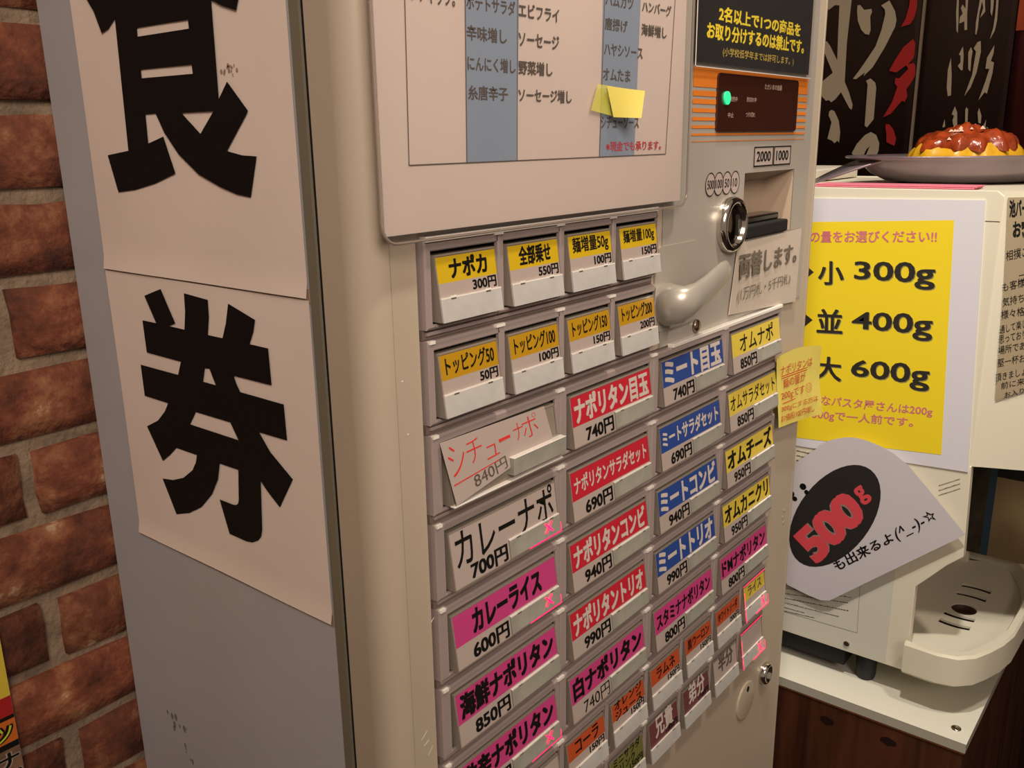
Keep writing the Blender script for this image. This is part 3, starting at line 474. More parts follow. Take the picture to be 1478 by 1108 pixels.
for (v, u, n, title, price, sty, op) in cells:
    x0 = u * .05; zt = ZT - v * Q; L = Vector((x0, 0, zt)) - org(tm)
    put(FS if n == 1 else FL, 'button_frame', tm, L)
    cm = PC[sty]; ink = INK.get(op.get('ink'), M_INK)
    if op.get('tray'):        # the loose key: clear holder with a handwritten slip and a jutting pad
        bo = put(KL, 'button', tm, L); bo['label'] = 'loose button with tilted handwritten red slip'
        g = G(); S = [(p[0] - x0, p[1] - zt) for p in SHICHU]
        yy = [-.0012, -.0020, -.0050, -.0062]
        q = [(S[i][0], yy[i], S[i][1]) for i in range(4)]
        g.quad(q[::-1], M_CARD)
        def cp(s, t, o=.0002): 
            a = Vector(q[0]).lerp(Vector(q[1]), s); b = Vector(q[3]).lerp(Vector(q[2]), s); r = a.lerp(b, t); r.y -= o; return r
        def qq(s0, s1, t0, t1): return [cp(s0, t0), cp(s1, t0), cp(s1, t1), cp(s0, t1)]
        for ch, s0, s1, t0, t1 in (('シ', .03, .17, .10, .58), ('チ', .19, .33, .12, .52), ('ュ', .35, .47, .36, .60), ('ー', .49, .60, .33, .40), ('ナ', .64, .74, .15, .55), ('ポ', .73, .89, .06, .62)): g.text(ch, qq(s0, s1, t0, t1), M_INKR, -0.014)
        g.quad([cp(.02, .685), cp(.45, .70), cp(.45, .715), cp(.02, .705)], M_INKR)
        g.text('840円', qq(.19, .51, .70, .95), M_INKG, 0.0)
        g.build('name_card', bo, at=(0, 0, 0)).location = (0, 0, 0)
        g = G(); g.box(.0500, .0945, -.0078, -.001, -.0325, -.0232, M_PADL); g.box(.0500, .0945, -.0080, -.0040, -.0236, -.0230, M_RIM); g.box(.0075, .0945, -.0060, -.003, -.0362, -.0352, M_RIM)
        g.build('press_pad', bo, at=(0, 0, 0), bevel=.0004).location = (0, 0, 0)
        continue
    bo = put(KS if n == 1 else KL, 'button', tm, L)
    bo['label'] = ('small ' if n == 1 else 'wide ') + 'clear button with %s card' % WORD[sty] + (', lit red as sold out' if op.get('x') else '') + (' reading ' + title.replace('\n', ' ') if title else '')
    g = G(); c = .0003
    if n == 1:
        xa, xb, zs, zb = .0062, .0466, -.0190, -.0252
        pale = (v == 8 and u >= 6) or not title
        g.quad(fq(xa, xb, zs, ZTOP - .0012, c)[::-1], cm); g.quad(fq(xa, xb, zb - .001, zs, c)[::-1], M_CARD if sty not in 'mv' else cm)
        if title:
            h = op.get('h', .0085 if len(title) > 6 else .0095); ind = .0035 if len(title) > 4 else .008
            zc = (zs + ZTOP) / 2 - .0002; g.text(title, fq(xa + ind, xb - ind * .8, zc - h / 2, zc + h / 2, c + .0002), ink, op.get('b', .02))
        if price: g.text(price, fq(xb - (.018 if len(price) > 3 else .0145), xb - .0012, -.0246, -.0192, c + .0002), M_INK, .03)
        g.build('name_card', bo, at=(0, 0, 0)).location = (0, 0, 0)
        put(PS, 'press_pad', bo, (0, 0, 0))
        if op.get('x'): put(XS_, 'sold_out_mark', bo, (0, 0, 0))
    else:
        xa, xb, zs, zb = .0084, .0938, -.0238, -.0355
        g.quad(fq(xa, xb, zs, ZTOP - .0010, c)[::-1], cm); g.quad(fq(xa, xb, zb, zs, c)[::-1], M_CARD)
        h = op.get('h', .0135); ind = op.get('in', .004); zc = op['z'] - h / 2 if 'z' in op else (zs + ZTOP) / 2 - .0004
        g.text(title, fq(xa + ind - .001, xb - ind + .001, zc - h / 2, zc + h / 2, c + .0002), ink, op.get('b', .03))
        g.text(price, fq(.0205, .0492, -.0350, -.0258, c + .0002), M_INK, .0 if title.startswith('白') else .035)
        g.build('name_card', bo, at=(0, 0, 0)).location = (0, 0, 0)
        put(PL, 'press_pad', bo, (0, 0, 0))
        if op.get('x'): put(XL, 'sold_out_mark', bo, (0, 0, 0))

# added pale pieces modelling the highlights on frame joints and row-top ledges
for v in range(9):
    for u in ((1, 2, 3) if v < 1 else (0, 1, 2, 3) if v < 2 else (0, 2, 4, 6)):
        zt = ZT - v * Q; xx = u * .05 + (.0008 if u == 0 else 0); g = G(); g.box(xx - (0 if u == 0 else .0030), xx + .0035, -.0007, .001, zt - .0012, zt + .0004, M_RIM); g.build('joint_glint', tm)
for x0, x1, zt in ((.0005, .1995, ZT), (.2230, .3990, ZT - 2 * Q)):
    g = G(); g.box(x0, x1, -.0010, .0036, zt - .0004, zt + .0022, M_RIM); g.build('ledge_glint', tm, bevel=.0005)

# header: stripes, dark display
g = G(); ys = YF - .0008
for z0, z1 in ((1.3219, 1.3335), (1.3165, 1.3198), (1.3118, 1.3148), (1.3067, 1.3092), (1.3017, 1.3039), (1.2970, 1.2989), (1.2926, 1.2940), (1.2888, 1.2893)):
    g.quad(rectq(.2445, .4300, z0, z1, ys)[::-1], M_STR)
for i in range(9): g.quad(rectq(.2445, .43, 1.3365 + i * .005, 1.3400 + i * .005, ys)[::-1], M_STR)
g.build('orange_stripes', tm)
g = G(); g.prism(rrect(.2762, .4082, 1.2950, 1.3313, .003), 'y', YF - .0022, YF, M_DISP)
yt = YF - .0024
for t, a, b, z0, z1 in (('発売中', .2925, .3040, 1.3140, 1.3172), ('釣切れ中', .3186, .3340, 1.3142, 1.3175), ('中止', .2908, .2994, 1.3038, 1.3071), ('つり切れ', .3182, .3332, 1.3043, 1.3076), ('ただいまの金額', .3469, .3765, 1.3232, 1.3270)):
    g.text(t, rectq(a, b, z0, z1, yt), mat('display_print', 'b8a090', .5), 0.0)
g.build('display', tm)
g = G(); g.prism(circle(.2878, 1.316, .0042, .0042), 'y', YF - .0034, YF - .0020, M_GREEN); g.build('lamp', tm)['label'] = 'lit green lamp'
# printed labels: note boxes and coin rings
for a, b, t in ((.3385, .3720, '2000'), (.3728, .4045, '1000')):
    g = G(); z0, z1 = 1.2706, 1.2845; g.quad(rectq(a, b, z0, z1, ys)[::-1], M_CARD)
    for q in ((a, b, z1 - .0009, z1), (a, b, z0, z0 + .0009), (a, a + .0012, z0, z1), (b - .0012, b, z0, z1)): g.quad(rectq(*q, ys - .0002)[::-1], M_INK)
    g.text(t, rectq(a + .0045, b - .0045, z0 + .0034, z1 - .0032, ys - .0002), M_INK, .02); g.build('printed_label', tm)['label'] = 'boxed print reading ' + t
for i, (cx, t) in enumerate(((.2730, '500'), (.2850, '100'), (.2972, '50'), (.3095, '10'))):
    g = G(); g.quad([(a, ys - .0001 - i * .00002, b) for a, b in circle(cx, 1.2614, .0068, .0075)], M_CARD); g.poly([circle(cx, 1.2614, .0071, .0078), circle(cx, 1.2614, .0064, .0071)], lambda x, z: (x, ys - .0002 - i * .00002, z), M_INK)
    w = .0045 if len(t) == 3 else .0034; g.text(t, rectq(cx - w, cx + w, 1.2585, 1.2643, ys - .0003), M_INK, .01); g.build('printed_label', tm)['label'] = 'ringed print reading ' + t
g = G(); g.text('おつり・返却', rectq(.2213, .2560, 1.2035, 1.2090, ys), M_INK, .01)
g.build('printed_label', tm)
# bill slot
g = G(); a, b, z0, z1 = .3257, .4143, 1.2200, 1.2668; d = .021
ia, ib, iz0, iz1 = a, b - .006, z0, z1 - .008; mi = mat('slot_plastic', 'b09c86', .4)
g.add([(a, YF, z0), (b, YF, z0), (b, YF, z1), (a, YF, z1), (ia, YF + d, iz0), (ib, YF + d, iz0), (ib, YF + d, iz1), (ia, YF + d, iz1)], [(0, 1, 5, 4), (1, 2, 6, 5), (2, 3, 7, 6), (3, 0, 4, 7), (4, 5, 6, 7)], mi)
g.build('bill_slot', tm)
g = G(); g.box(a + .002, b - .0135, YF - .004, YF + .016, z0 + .001, z0 + .010, M_BLACK); g.box(a + .004, b - .018, YF + .002, YF + .018, z0 + .010, z0 + .0155, mat('black_gloss', '0c0b0a', .15)); g.build('bill_tray', tm, bevel=.0015)
# coin slot
g = G(); cx, cz = .3035, 1.2330
g.lathe(cx, cz, [(.0190, YF), (.0192, YF - .004), (.0180, YF - .0068), (.0155, YF - .0075), (.0140, YF - .0062), (.0132, YF - .001), (.0120, YF - .0005), (.0, YF - .0005)], M_CHROME)
g.build('coin_slot', tm)
g = G(); g.lathe(cx, cz, [(.0128, YF - .0005), (.0122, YF - .0040), (.0095, YF - .0062), (.0, YF - .0068)], mat('dark_chrome', '8a7a6c', .12, metal=1.0)); g.box(cx - .0012, cx + .0012, YF - .0074, YF - .0055, cz - .0070, cz + .0070, M_BLACK); g.build('coin_entry', tm)
# return lever
g = G(); path = [((.2150, .0045, 1.1905), .0140, .0110), ((.2125, -.004, 1.1915), .0138, .0108), ((.2115, -.0100, 1.1925), .0126, .0092), ((.2150, -.0140, 1.1940), .0104, .0070), ((.2240, -.0160, 1.1965), .0090, .0050), ((.2350, -.0170, 1.2000), .0086, .0044), ((.2450, -.0175, 1.2040), .0082, .0042), ((.2540, -.0176, 1.2072), .0074, .0040), ((.2590, -.0176, 1.2090), .0064, .0036), ((.2602, -.0176, 1.2094), .0052, .0024)]
vs = []; fs = []; N = 20
for i, (p, ra, rb) in enumerate(path):
    q = Vector(path[min(i + 1, len(path) - 1)][0]) - Vector(path[max(i - 1, 0)][0]); q.normalize()
    if i < 2: q = Vector((0, -1, 0))
    if i == 2: q = Vector((.35, -.9, .2)).normalized()
    up = Vector((-.25, 0, 1)); a_ = q.cross(up).normalized(); b_ = a_.cross(q).normalized()
    for k in range(N): t = 2 * math.pi * k / N; vs.append(Vector(p) + a_ * (rb * math.cos(t)) + b_ * (ra * math.sin(t)))
for i in range(len(path) - 1):
    for k in range(N): fs.append((i * N + k, i * N + (k + 1) % N, (i + 1) * N + (k + 1) % N, (i + 1) * N + k))
fs.append(tuple(range((len(path) - 1) * N, len(path) * N)))
g.add(vs, fs, M_SILV, True); g.build('return_lever', tm)
g = G(); g.prism(rrect(.2030, .2610, 1.1735, 1.2270, .008), 'y', YF - .0014, YF, M_FACE); g.build('lever_plate', tm)
g = G(); g.lathe(.2603, 1.1690, [(.0046, YF), (.0046, YF - .0018), (.0036, YF - .0030), (.0, YF - .0035)], mat('screw_metal', '8a7a68', .25, metal=.9), 20); g.build('screw', tm)
# lock and pivot cover below the buttons
g = G(); g.lathe(.4212, .8197, [(.0100, YF), (.0100, YF - .004), (.0088, YF - .0055), (.0070, YF - .0058), (.0064, YF - .0030), (.0, YF - .0028)], M_CHROME, 28); g.box(.4204, .4220, YF - .0034, YF - .0026, .8150, .8244, M_BLACK); g.build('lock', tm)
g = G(); g.lathe(.3832, .8115, [(.0178, YF), (.0176, YF - .0012), (.0165, YF - .0016), (.0, YF - .0016)], M_STEEL, 36); g.prism(circle(.3848, .8228, .0022, .0026), 'y', YF - .0021, YF - .0015, M_BLACK); g.build('keyhole_cover', tm)
g = G()
for k, (x, z) in enumerate(((.442, .972), (.4425, .965), (.446, .970), (.4445, .959))): g.prism(circle(x, z, .0012, .0015, 10), 'y', YF - .0003, YF, mat('dimple', 'a2967f', .4))
g.build('air_holes', tm)

# ================================================================ THINGS ON THE MACHINE
# A: menu sheet in a clear case
ym = -0.0042
ms = thing('menu_sheet', 'white topping menu with blue columns in a clear case above the buttons', 'menu', (.1, .0, 1.2515))
g = G(); g.box(-.0262, .2188, ym, ym + .0006, 1.2548, 1.52, M_MENU); 
y1 = ym - .0003
def MQ(a, b, z0, z1): return rectq(a, b, z0, z1, y1)
def mslant(x, z): return x + (z - 1.2825) * .045 * (1 if x > .05 else .03 / .045 * (1 if x < 0 else .8))
for a, b in ((.0242, .0595), (.1292, .1640)):
    g.quad([(a, y1, 1.2826), (b, y1, 1.2826), (b + .010, y1, 1.515), (a + .006, y1, 1.515)], M_MBLUE)
for x, dx in ((-.0113, .006), (.0242, .006), (.0595, .006), (.1290, .010), (.1989, .016)): g.quad([(x - .0002, y1 - .0001, 1.2825), (x + .0003, y1 - .0001, 1.2825), (x + dx + .0003, y1 - .0001, 1.515), (x + dx - .0002, y1 - .0001, 1.515)], M_INKG)
g.quad(rectq(-.0113, .1990, 1.2822, 1.2827, y1 - .0001)[::-1], M_INKG)
y1 = ym - .0005; E_ = .022
for t, a, b, zc in (('ケチャップ。', -.007, .0195, 1.3483), ('ポテトサラダ', .0265, .0596, 1.3483), ('辛味増し', .0262, .0532, 1.3361), ('にんにく増し', .0262, .0591, 1.3238), ('糸唐辛子', .0260, .0533, 1.3118),
        ('エビフライ', .0619, .0930, 1.3483), ('ソーセージ', .0617, .0930, 1.3361), ('野菜増し', .0614, .0875, 1.3238), ('ソーセージ増し', .0611, .1035, 1.3118),
        ('ハムカツ', .1330, .1600, 1.3600), ('唐揚げ', .1326, .1545, 1.3483), ('ハヤシソース', .1322, .1705, 1.3361), ('オムたま', .1314, .1581, 1.3238), ('ポテフライ', .1306, .1630, 1.3118), ('シチューソース', .1300, .1680, 1.2999),
        ('ハンバーグ', .1690, .2005, 1.3600), ('海鮮増し', .1688, .1960, 1.3483), ('ベーコン', -.0070, .0150, 1.3605), ('チーズ', .0265, .0440, 1.3605), ('目玉焼', .0620, .0820, 1.3605)):
    h = .0031 if t not in ('ハンバーグ',) else .0029; g.text(t, MQ(a, b, zc - h, zc + h), M_INKG, E_)
g.text('※現金でも承ります。', MQ(.1351, .1931, 1.2850, 1.2903), mat('faded_red_ink', 'c4404c', .5), .02)
g.build('paper', ms)
g = G(); r = rrect(-.0290, .2245, 1.2516, 1.535, .008)
g.quad([(x, ym - .0020, z) for x, z in r], M_FILM); g.build('clear_sleeve', ms)
g = G(); g.tube([(x, ym - .0014, z) for x, z in r], .0007, mat('sleeve_plastic', 'b8aa9c', .12, trans=.5, coat=1.0), 8, True); g.build('sleeve_rim', ms)['label'] = 'glossy clear plastic rim'
# yellow sticky note half covering a line of the menu
sn = thing('sticky_note', 'small yellow sticky note folded back over the menu sheet', 'sticky note', (.14, -.01, 1.295))
g = G(); yn = ym - .0030; N2 = [(p[0], yn, p[1]) for p in NOTE2]; g.quad(N2, M_NOTEA)
g.build('stuck_half', sn)
g = G(); F2 = [(p[0], 0, p[1]) for p in NOTE2F]; ydep = [-.0092, -.021, -.020, -.0085]
g.quad([(F2[i][0], 0, F2[i][2]) for i in range(4)], M_NOTE)
me_pts = [(F2[0][0] + .0095, -.0085, F2[0][2]), (F2[1][0] - .0, -.019, F2[1][2]), (F2[2][0], -.019, F2[2][2]), (F2[3][0] + .0095, -.0085, F2[3][2])]
g = G(); mp = [Vector(p) for p in me_pts]; NN = 6
bl = lambda a, b: mp[0].lerp(mp[1], a).lerp(mp[3].lerp(mp[2], a), b) + Vector((0, .004 * a * (1 - a), 0))
g.add([bl(i / NN, k / NN) for k in range(NN + 1) for i in range(NN + 1)], [(k * (NN + 1) + i, (k + 1) * (NN + 1) + i, (k + 1) * (NN + 1) + i + 1, k * (NN + 1) + i + 1) for k in range(NN) for i in range(NN)], M_NOTE, True); g.build('folded_half', sn)['label'] = 'pale yellow half lifting off the sheet'
# laminated black notice
nt_ = thing('notice_sign', 'black laminated notice with yellow lettering above the dark display', 'sign', (.33, .002, 1.334))
yn = YF - .0032
g = G(); g.box(.2425, .4235, yn, yn + .0008, 1.3362, 1.50, M_NOTICE)
for t, a, b, z0, z1, m in (('2名以上で1つの商品を', .2700, .4020, 1.3612, 1.3705, M_NYEL), ('お取り分けするのは禁止です。', .2548, .4105, 1.3500, 1.3600, M_NYEL), ('(小学校低学年までは許可します。)', .2775, .3925, 1.3406, 1.3466, mat('notice_fine_yellow', 'e8c850', .5))):
    g.text(t, rectq(a, b, z0, z1, yn - .0002), m, .035 if z0 > 1.345 else .0)
g.build('printed_sheet', nt_)
g = G(); g.quad(rectq(.2405, .4262, 1.3332, 1.503, yn - .0007)[::-1], M_FILM); g.build('laminate', nt_)
g = G(); g.box(.2405, .4262, yn - .0008, yn - .0004, 1.3332, 1.3336, M_RIM); g.box(.2405, .2409, yn - .0008, yn - .0004, 1.3332, 1.50, M_RIM); g.build('laminate_edge', nt_)
# exchange sign
g = G(); ye = YF - .0022
q = [(.3178, ye, 1.2190), (.4312, ye - .001, 1.2197), (.4290, ye - .001, 1.1612), (.3079, ye, 1.1690)]
g.add([tuple(p) for p in q] + [(p[0], p[1] + .0006, p[2]) for p in q], [(0, 1, 2, 3), (0, 4, 5, 1), (3, 2, 6, 7), (0, 3, 7, 4), (1, 5, 6, 2)], mat('sign_paper', 'c2b5a6', .35, coat=.5))
g.text('両替します。', [(.3178, ye - .0014, 1.2120), (.4240, ye - .0014, 1.2095), (.4235, ye - .0014, 1.1935), (.3190, ye - .0014, 1.1925)], mat('sign_ink', '6b6254', .5), .03)
g.text('(1万円札・5千円札)', [(.3180, ye - .0014, 1.1870), (.4140, ye - .0014, 1.1862), (.4135, ye - .0014, 1.1770), (.3180, ye - .0014, 1.1750)], mat('sign_ink', '6b6254', .5), .0)
tag(g.build('exchange_sign', loc=(.37, .002, 1.165)), 'small white money changing sign with grey lettering under the bill slot', 'sign')
# sticky note with red handwriting at the machine's right edge
g = G(); n1 = [(p[0], p[1]) for p in NOTE1]
# wavy sheet: columns of points between left and right edges, curling off the door
TLp, TRp, BRp, BLp = Vector((n1[0][0], 0, n1[0][1])), Vector((n1[2][0] + .005, 0, n1[2][1])), Vector((n1[4][0] + .004, 0, n1[4][1])), Vector((n1[5][0], 0, n1[5][1]))
def notep(s, t, o=0):
    p = TLp.lerp(TRp, s).lerp(BLp.lerp(BRp, s), t); lift = .0035 * s * s + .004 * max(0, s - .8) / .2 * abs(t - .5); p.y = -.0022 - lift + .0005 * math.sin(5 * t) - o; p.z += .003 * math.sin(math.pi * s) * (1 - t); return p
NX, NZ = 10, 8; vs = [notep(i / NX, k / NZ) for k in range(NZ + 1) for i in range(NX + 1)]; fs = [(k * (NX + 1) + i, k * (NX + 1) + i + 1, (k + 1) * (NX + 1) + i + 1, (k + 1) * (NX + 1) + i) for k in range(NZ) for i in range(NX)]
g.add(vs, fs, M_NOTE, True)
def nq(s0, s1, t0, t1): return [notep(s0, t0, .0008), notep(s1, t0, .0008), notep(s1, t1, .0008), notep(s0, t1, .0008)]
ri = mat('note_red_ink', 'c8321e', .5)
for t, s0, s1, t0, t1 in (('ナポリタンは', .08, .82, .14, .27), ('麺の量が', .14, .66, .34, .47), ('200gです☺', .08, .80, .50, .64), ('300gにする方は', .06, .92, .70, .80), ('お値段100円増し', .05, .84, .83, .93)): g.text(t, nq(s0, s1, t0, t1), ri, 0.0)
for t in (.285, .315, .665): g.quad(nq(.1, .7 if t < .6 else .4, t, t + .012), ri)
tag(g.build('sticky_note', loc=(.43, -.003, 1.09)), 'yellow sticky note with red handwriting on the right edge of the machine', 'sticky note')

# B: big character posters on the side
xp = X0 - .0012
for nm, lab, rings, z0, z1 in (('side_poster', 'white side poster with the big black character 食, upper of two', SHOKU, 1.2262, 1.405), ('side_poster', 'white side poster with the big black character 券, lower of two', KEN, 1.0668, 1.2252)):
    g = G(); vs = []; fs = []; NY, NZ = 24, 24
    y0, y1_ = .0407, .2178 if z0 < 1.2 else .2170
    for k in range(NZ + 1):
        for i in range(NY + 1):
            s, t = i / NY, k / NZ; e = min(s, 1 - s, t) ; x = xp - .0006 * math.sin(9 * s + 4 * t) * .3
            if t == 0: x -= .0012
            vs.append((x, y0 + (y1_ - y0) * s, z0 + (z1 - z0) * t))
    fs = [(k * (NY + 1) + i, k * (NY + 1) + i + 1, (k + 1) * (NY + 1) + i + 1, (k + 1) * (NY + 1) + i) for k in range(NZ) for i in range(NY)]
    g.add(vs, fs, M_PAPER, True)
    g.box(xp + .0004, X0, y0, y1_, z0 - .0022, z0 + .004, mat('poster_edge_shadow', '8f7a68', .7))  # brown strip painting the shadow along the poster's lower edge
    g.poly(rings, lambda y, z: (xp - .0007, y, z), M_INK)
    if z0 > 1.2:
        for k in range(14): 
            yy, zz, r = .083 + random.gauss(0, .003), 1.3235 + random.gauss(0, .0012), random.uniform(.0003, .001); g.quad([(xp - .0004, yy + r * math.cos(t), zz + r * math.sin(t)) for t in (0, 1, 2, 3, 4, 5)], mat('poster_smudge', 'a08878', .6))
    tag(g.build(nm, loc=(X0, .13, z0)), lab, 'poster')
# flyer on the brick wall, only its edge in view
g = G(); yf_ = YB - .007; g.box(-.30, -.1052, yf_, yf_ + .001, .72, 1.02, M_CARD)
f1 = mat('flyer_red', 'a82020', .4); f2 = mat('flyer_orange', 'cc6a24', .4); f3 = mat('flyer_yellow', 'd8c040', .4); yy = yf_ - .0003
for z0, z1, m in ((.978, 1.018, f3), (.9655, .978, f1), (.9480, .9630, f2), (.9630, .9655, M_INK), (.944, .948, M_INK), (.72, .944, mat('flyer_photo', '8a6a50', .4, vary=.6, vscale=60))): g.quad(rectq(-.298, -.1054, z0, z1, yy)[::-1], m)
g.text('ガッツ', rectq(-.15, -.1068, .9485, .9615, yy - .0003), M_INK, .08); g.text('ガッツ', rectq(-.149, -.1078, .9495, .9605, yy - .0005), mat('flyer_green', 'c8d838', .4), .0)
for i, ch in enumerate('ナポリ'): z1 = .9425 - i * .0125; g.text(ch, rectq(-.1185, -.1060, z1 - .0115, z1, yy - .0003), M_CARD, .08); g.text(ch, rectq(-.1180, -.1065, z1 - .011, z1 - .0005, yy - .0005), M_INK, .03)
tag(g.build('wall_flyer', loc=(-.2, yf_, .72)), 'colourful flyer on the brick wall at the left edge of the photo', 'flyer')

# ================================================================ COUNTER AND DISPENSER
ZC = 0.6348
ct = thing('counter_cabinet', 'dark pine cabinet with white laminate top under the water dispenser', 'cabinet', (.98, .06, 0))
g = G(); g.box(.702, 1.24, -.1215, .25, 0.0, ZC - .0125, M_WOOD)
g.build('wooden_body', ct)
g = G(); g.box(.7005, .7030, -.1225, .25, ZC - .0150, ZC - .0120, mat('wood_lip', 'a06840', .4)); g.build('wood_lip', ct)
for (y, z, ry, rz) in ((.030, .5965, .0085, .0055), (-.0425, .6000, .0095, .0050), (-.09, .52, .008, .006)): g = G(); g.prism([(y + ry * math.cos(t * .5236), z + rz * math.sin(t * .5236) * (1 + .2 * math.sin(3 * t))) for t in range(12)], 'x', .7014, .7021, M_KNOT); g.build('pine_knot', ct)
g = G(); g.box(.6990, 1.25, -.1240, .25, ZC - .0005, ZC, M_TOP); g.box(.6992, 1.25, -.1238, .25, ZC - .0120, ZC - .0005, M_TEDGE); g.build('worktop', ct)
g = G(); g.latheZ(.7225, -.1080, [(.0055, ZC), (.0053, ZC + .0012), (.0036, ZC + .0016), (.0030, ZC + .0008), (.0, ZC + .0008)], M_CHROME, 20); g.build('screw', ct)

XD = .740; XE = 1.040
wd = thing('water_dispenser', 'cream countertop water dispenser with a drip tray on the white counter', 'water dispenser', (.89, .08, ZC))
prof = [(.25, .6750), (-.0440, .6750), (-.0440, .7860), (-.0560, .8000), (-.0740, .8220), (-.0895, .8370), (-.0860, .9430), (-.0845, .9430), (-.0845, 1.2300), (-.078, 1.2352), (.25, 1.2352)]
g = G(); g.prism([p for p in prof], 'x', XD, XD + .012, M_CREAM); g.prism([p for p in prof], 'x', XE - .012, XE, M_CREAM)
g.box(XD + .011, XE - .011, .030, .249, .6755, 1.2340, M_CREAM)
g.build('body', wd, bevel=.004)
HP = [(.741, .0600), (.741, -.0840), (.7426, -.0890), (.7460, -.0960), (.7605, -.1330), (.7680, -.1560), (.7740, -.1680), (.7850, -.1800), (.8050, -.1880), (.8900, -.1930)]
HP = HP + [(1.78 - x, y) for x, y in HP[::-1][1:]]
g = G(); g.prism(HP, 'z', .9430, 1.2350, M_CREAM, True); g.build('dispensing_head', wd)
g = G(); g.box(XD - .0004, XD + .004, -.070, -.0835, 1.2047, 1.2053, M_INKG); g.quad([(.7422, -.0890, 1.2053), (.7457, -.0962, 1.2053), (.7602, -.1332, 1.2053), (.7602, -.1332, 1.2047), (.7457, -.0962, 1.2047), (.7422, -.0890, 1.2047)], M_INKG); g.build('head_seam', wd)
g = G(); g.box(XD + .012, XE - .012, -.0440, .031, .6755, .7000, M_CREAM); g.build('base_front', wd)
g = G(); g.box(XD + .012, XE - .012, .022, .0305, .80, .944, M_GLASS); g.box(XE - .0135, XE - .0118, -.150, .03, .72, .942, mat('tan_steel', '9a8668', .22, metal=.5)); g.build('splash_panel', wd)['label'] = 'smoked glossy panel'
g = G(); g.box(XE - .0142, XE - .0134, -.067, -.058, .72, .942, mat('blue_strip', '24405a', .4)); g.box(XE - .0142, XE - .0134, -.058, .03, .72, .942, M_GLASS); g.box(XE - .0142, XE - .0134, -.150, -.067, .838, .942, M_BLACK); g.box(.90, .96, -.075, .0, .928, .942, M_BLACK); g.build('nozzle_cover', wd)
g = G(); g.box(XD - .0002, XD + .002, -.0205, .249, .6770, .9000, M_CREAM2); g.build('side_panel', wd)
g = G(); g.poly([LABELF, [(p[0] + (.0003 if p[0] < .05 else -.0003), p[1] + (.0004 if p[1] < .72 else -.0004)) for p in LABELF]], lambda y, z: (XD - .0005, y, z), M_INKG)
rnd = random.Random(3)
for q in LABELL + LABELL2:
    A = [Vector((XD - .0005, p[0], p[1])) for p in q]; s = 0
    while s < .97:
        e = min(1, s + rnd.uniform(.02, .06)); h0 = rnd.uniform(0, .3); 
        g.quad([A[0].lerp(A[1], s).lerp(A[3].lerp(A[2], s), h0), A[0].lerp(A[1], e).lerp(A[3].lerp(A[2], e), h0), A[0].lerp(A[1], e).lerp(A[3].lerp(A[2], e), .62), A[0].lerp(A[1], s).lerp(A[3].lerp(A[2], s), .62)], M_INKG); s = e + rnd.uniform(.004, .012)
tag(g.build('fine_print_label', wd), kind='stuff')
g = G(); 
vs = []; N = 20
g.prism([( .0263 + .0038 * math.cos(2 * math.pi * k / N), .6860 + .0038 * math.sin(2 * math.pi * k / N)) for k in range(N)], 'x', XD - .0022, XD, M_CHROME); g.build('screw', wd, bevel=.0008)
g = G(); g.box(XD + .008, XE - .008, .030, .24, .6500, .6760, M_BLACK); g.build('underside', wd)
for x, y in ((.765, .008), (1.015, .008), (.765, .215), (1.015, .215)):
    g = G(); g.latheZ(x, y, [(.0, .6755), (.0130, .6755), (.0120, .640), (.0105, ZC + .0002), (.0, ZC + .0002)], M_RUB, 24); g.build('foot', wd)
# raised lid at the back
g = G(); g.prism(rrect(.760, 1.02, .1500, .2400, .015), 'z', 1.2354, 1.2500, M_CREAM, True); g.build('lid', wd, bevel=.002)
# drip tray: rim wall, floor with slots
def tray_out(o):
    L = [(.7230, -.0430), (.7215, -.0800), (.7270, -.1000), (.7420, -.1150), (.7640, -.1250), (.7900, -.1340), (.8200, -.1400), (.8900, -.1420)]
    L = L + [(1.78 - x, y) for x, y in L[::-1][1:]]
    c = Vector((.89, -.07)); out = []
    for x, y in L:
        out.append((x + (o if x < .88 else (-o if x > .90 else 0)) * .9, y + (o if y < -.045 else 0)))
    return out
g = G(); A0, A1, A2, A3, A4, A5 = tray_out(.006), tray_out(.0), tray_out(.0), tray_out(.0020), tray_out(.0090), tray_out(.0150)
lv = [(A0, .6790), (A1, .6840), (A2, .7180), (A3, .7210), (A4, .7205), (A5, .7020)]
n = len(A0)
for (a_, za), (b_, zb_) in zip(lv, lv[1:]): g.add([(x, y, za) for x, y in a_] + [(x, y, zb_) for x, y in b_], [(i, i + 1, n + i + 1, n + i) for i in range(n - 1)], M_CREAM, True)
g.add([(x, y, .6790) for x, y in A0], [tuple(range(n))], M_CREAM)
for s in (0, -1):   # end caps at the body side
    g.add([(l[0][s][0], l[0][s][1], l[1]) for l in lv] + [(A5[s][0], A5[s][1], .679)], [tuple(range(len(lv) + 1))], M_CREAM)
g.build('drip_tray', wd)
fl = [p for p in A5 if p[1] < -.046] + [(1.035, -.0445), (1.035, .0300), (.745, .0300), (.745, -.0445)]
slots = []
def arc(x, y0, y1, bow, w):
    top = [(x + bow * (1 - ((k / 8) * 2 - 1) ** 2) + w / 2, y0 + (y1 - y0) * k / 8) for k in range(9)]; return top + [(a - w, b) for a, b in top[::-1]]
for x, bw in ((.9500, .003), (.9230, .0025), (.8600, -.0025), (.8360, -.003)): slots.append(arc(x, -.054, -.090, bw, .0105))
slots.append(circle(.8825, -.0725, .0150, .0150, 20))
vs, fs = fill([fl] + slots, .0015)
g = G(); g.add([(v[0], v[1], .7015 + v[2]) for v in vs], fs, M_CREAM); g.build('tray_grid', wd)
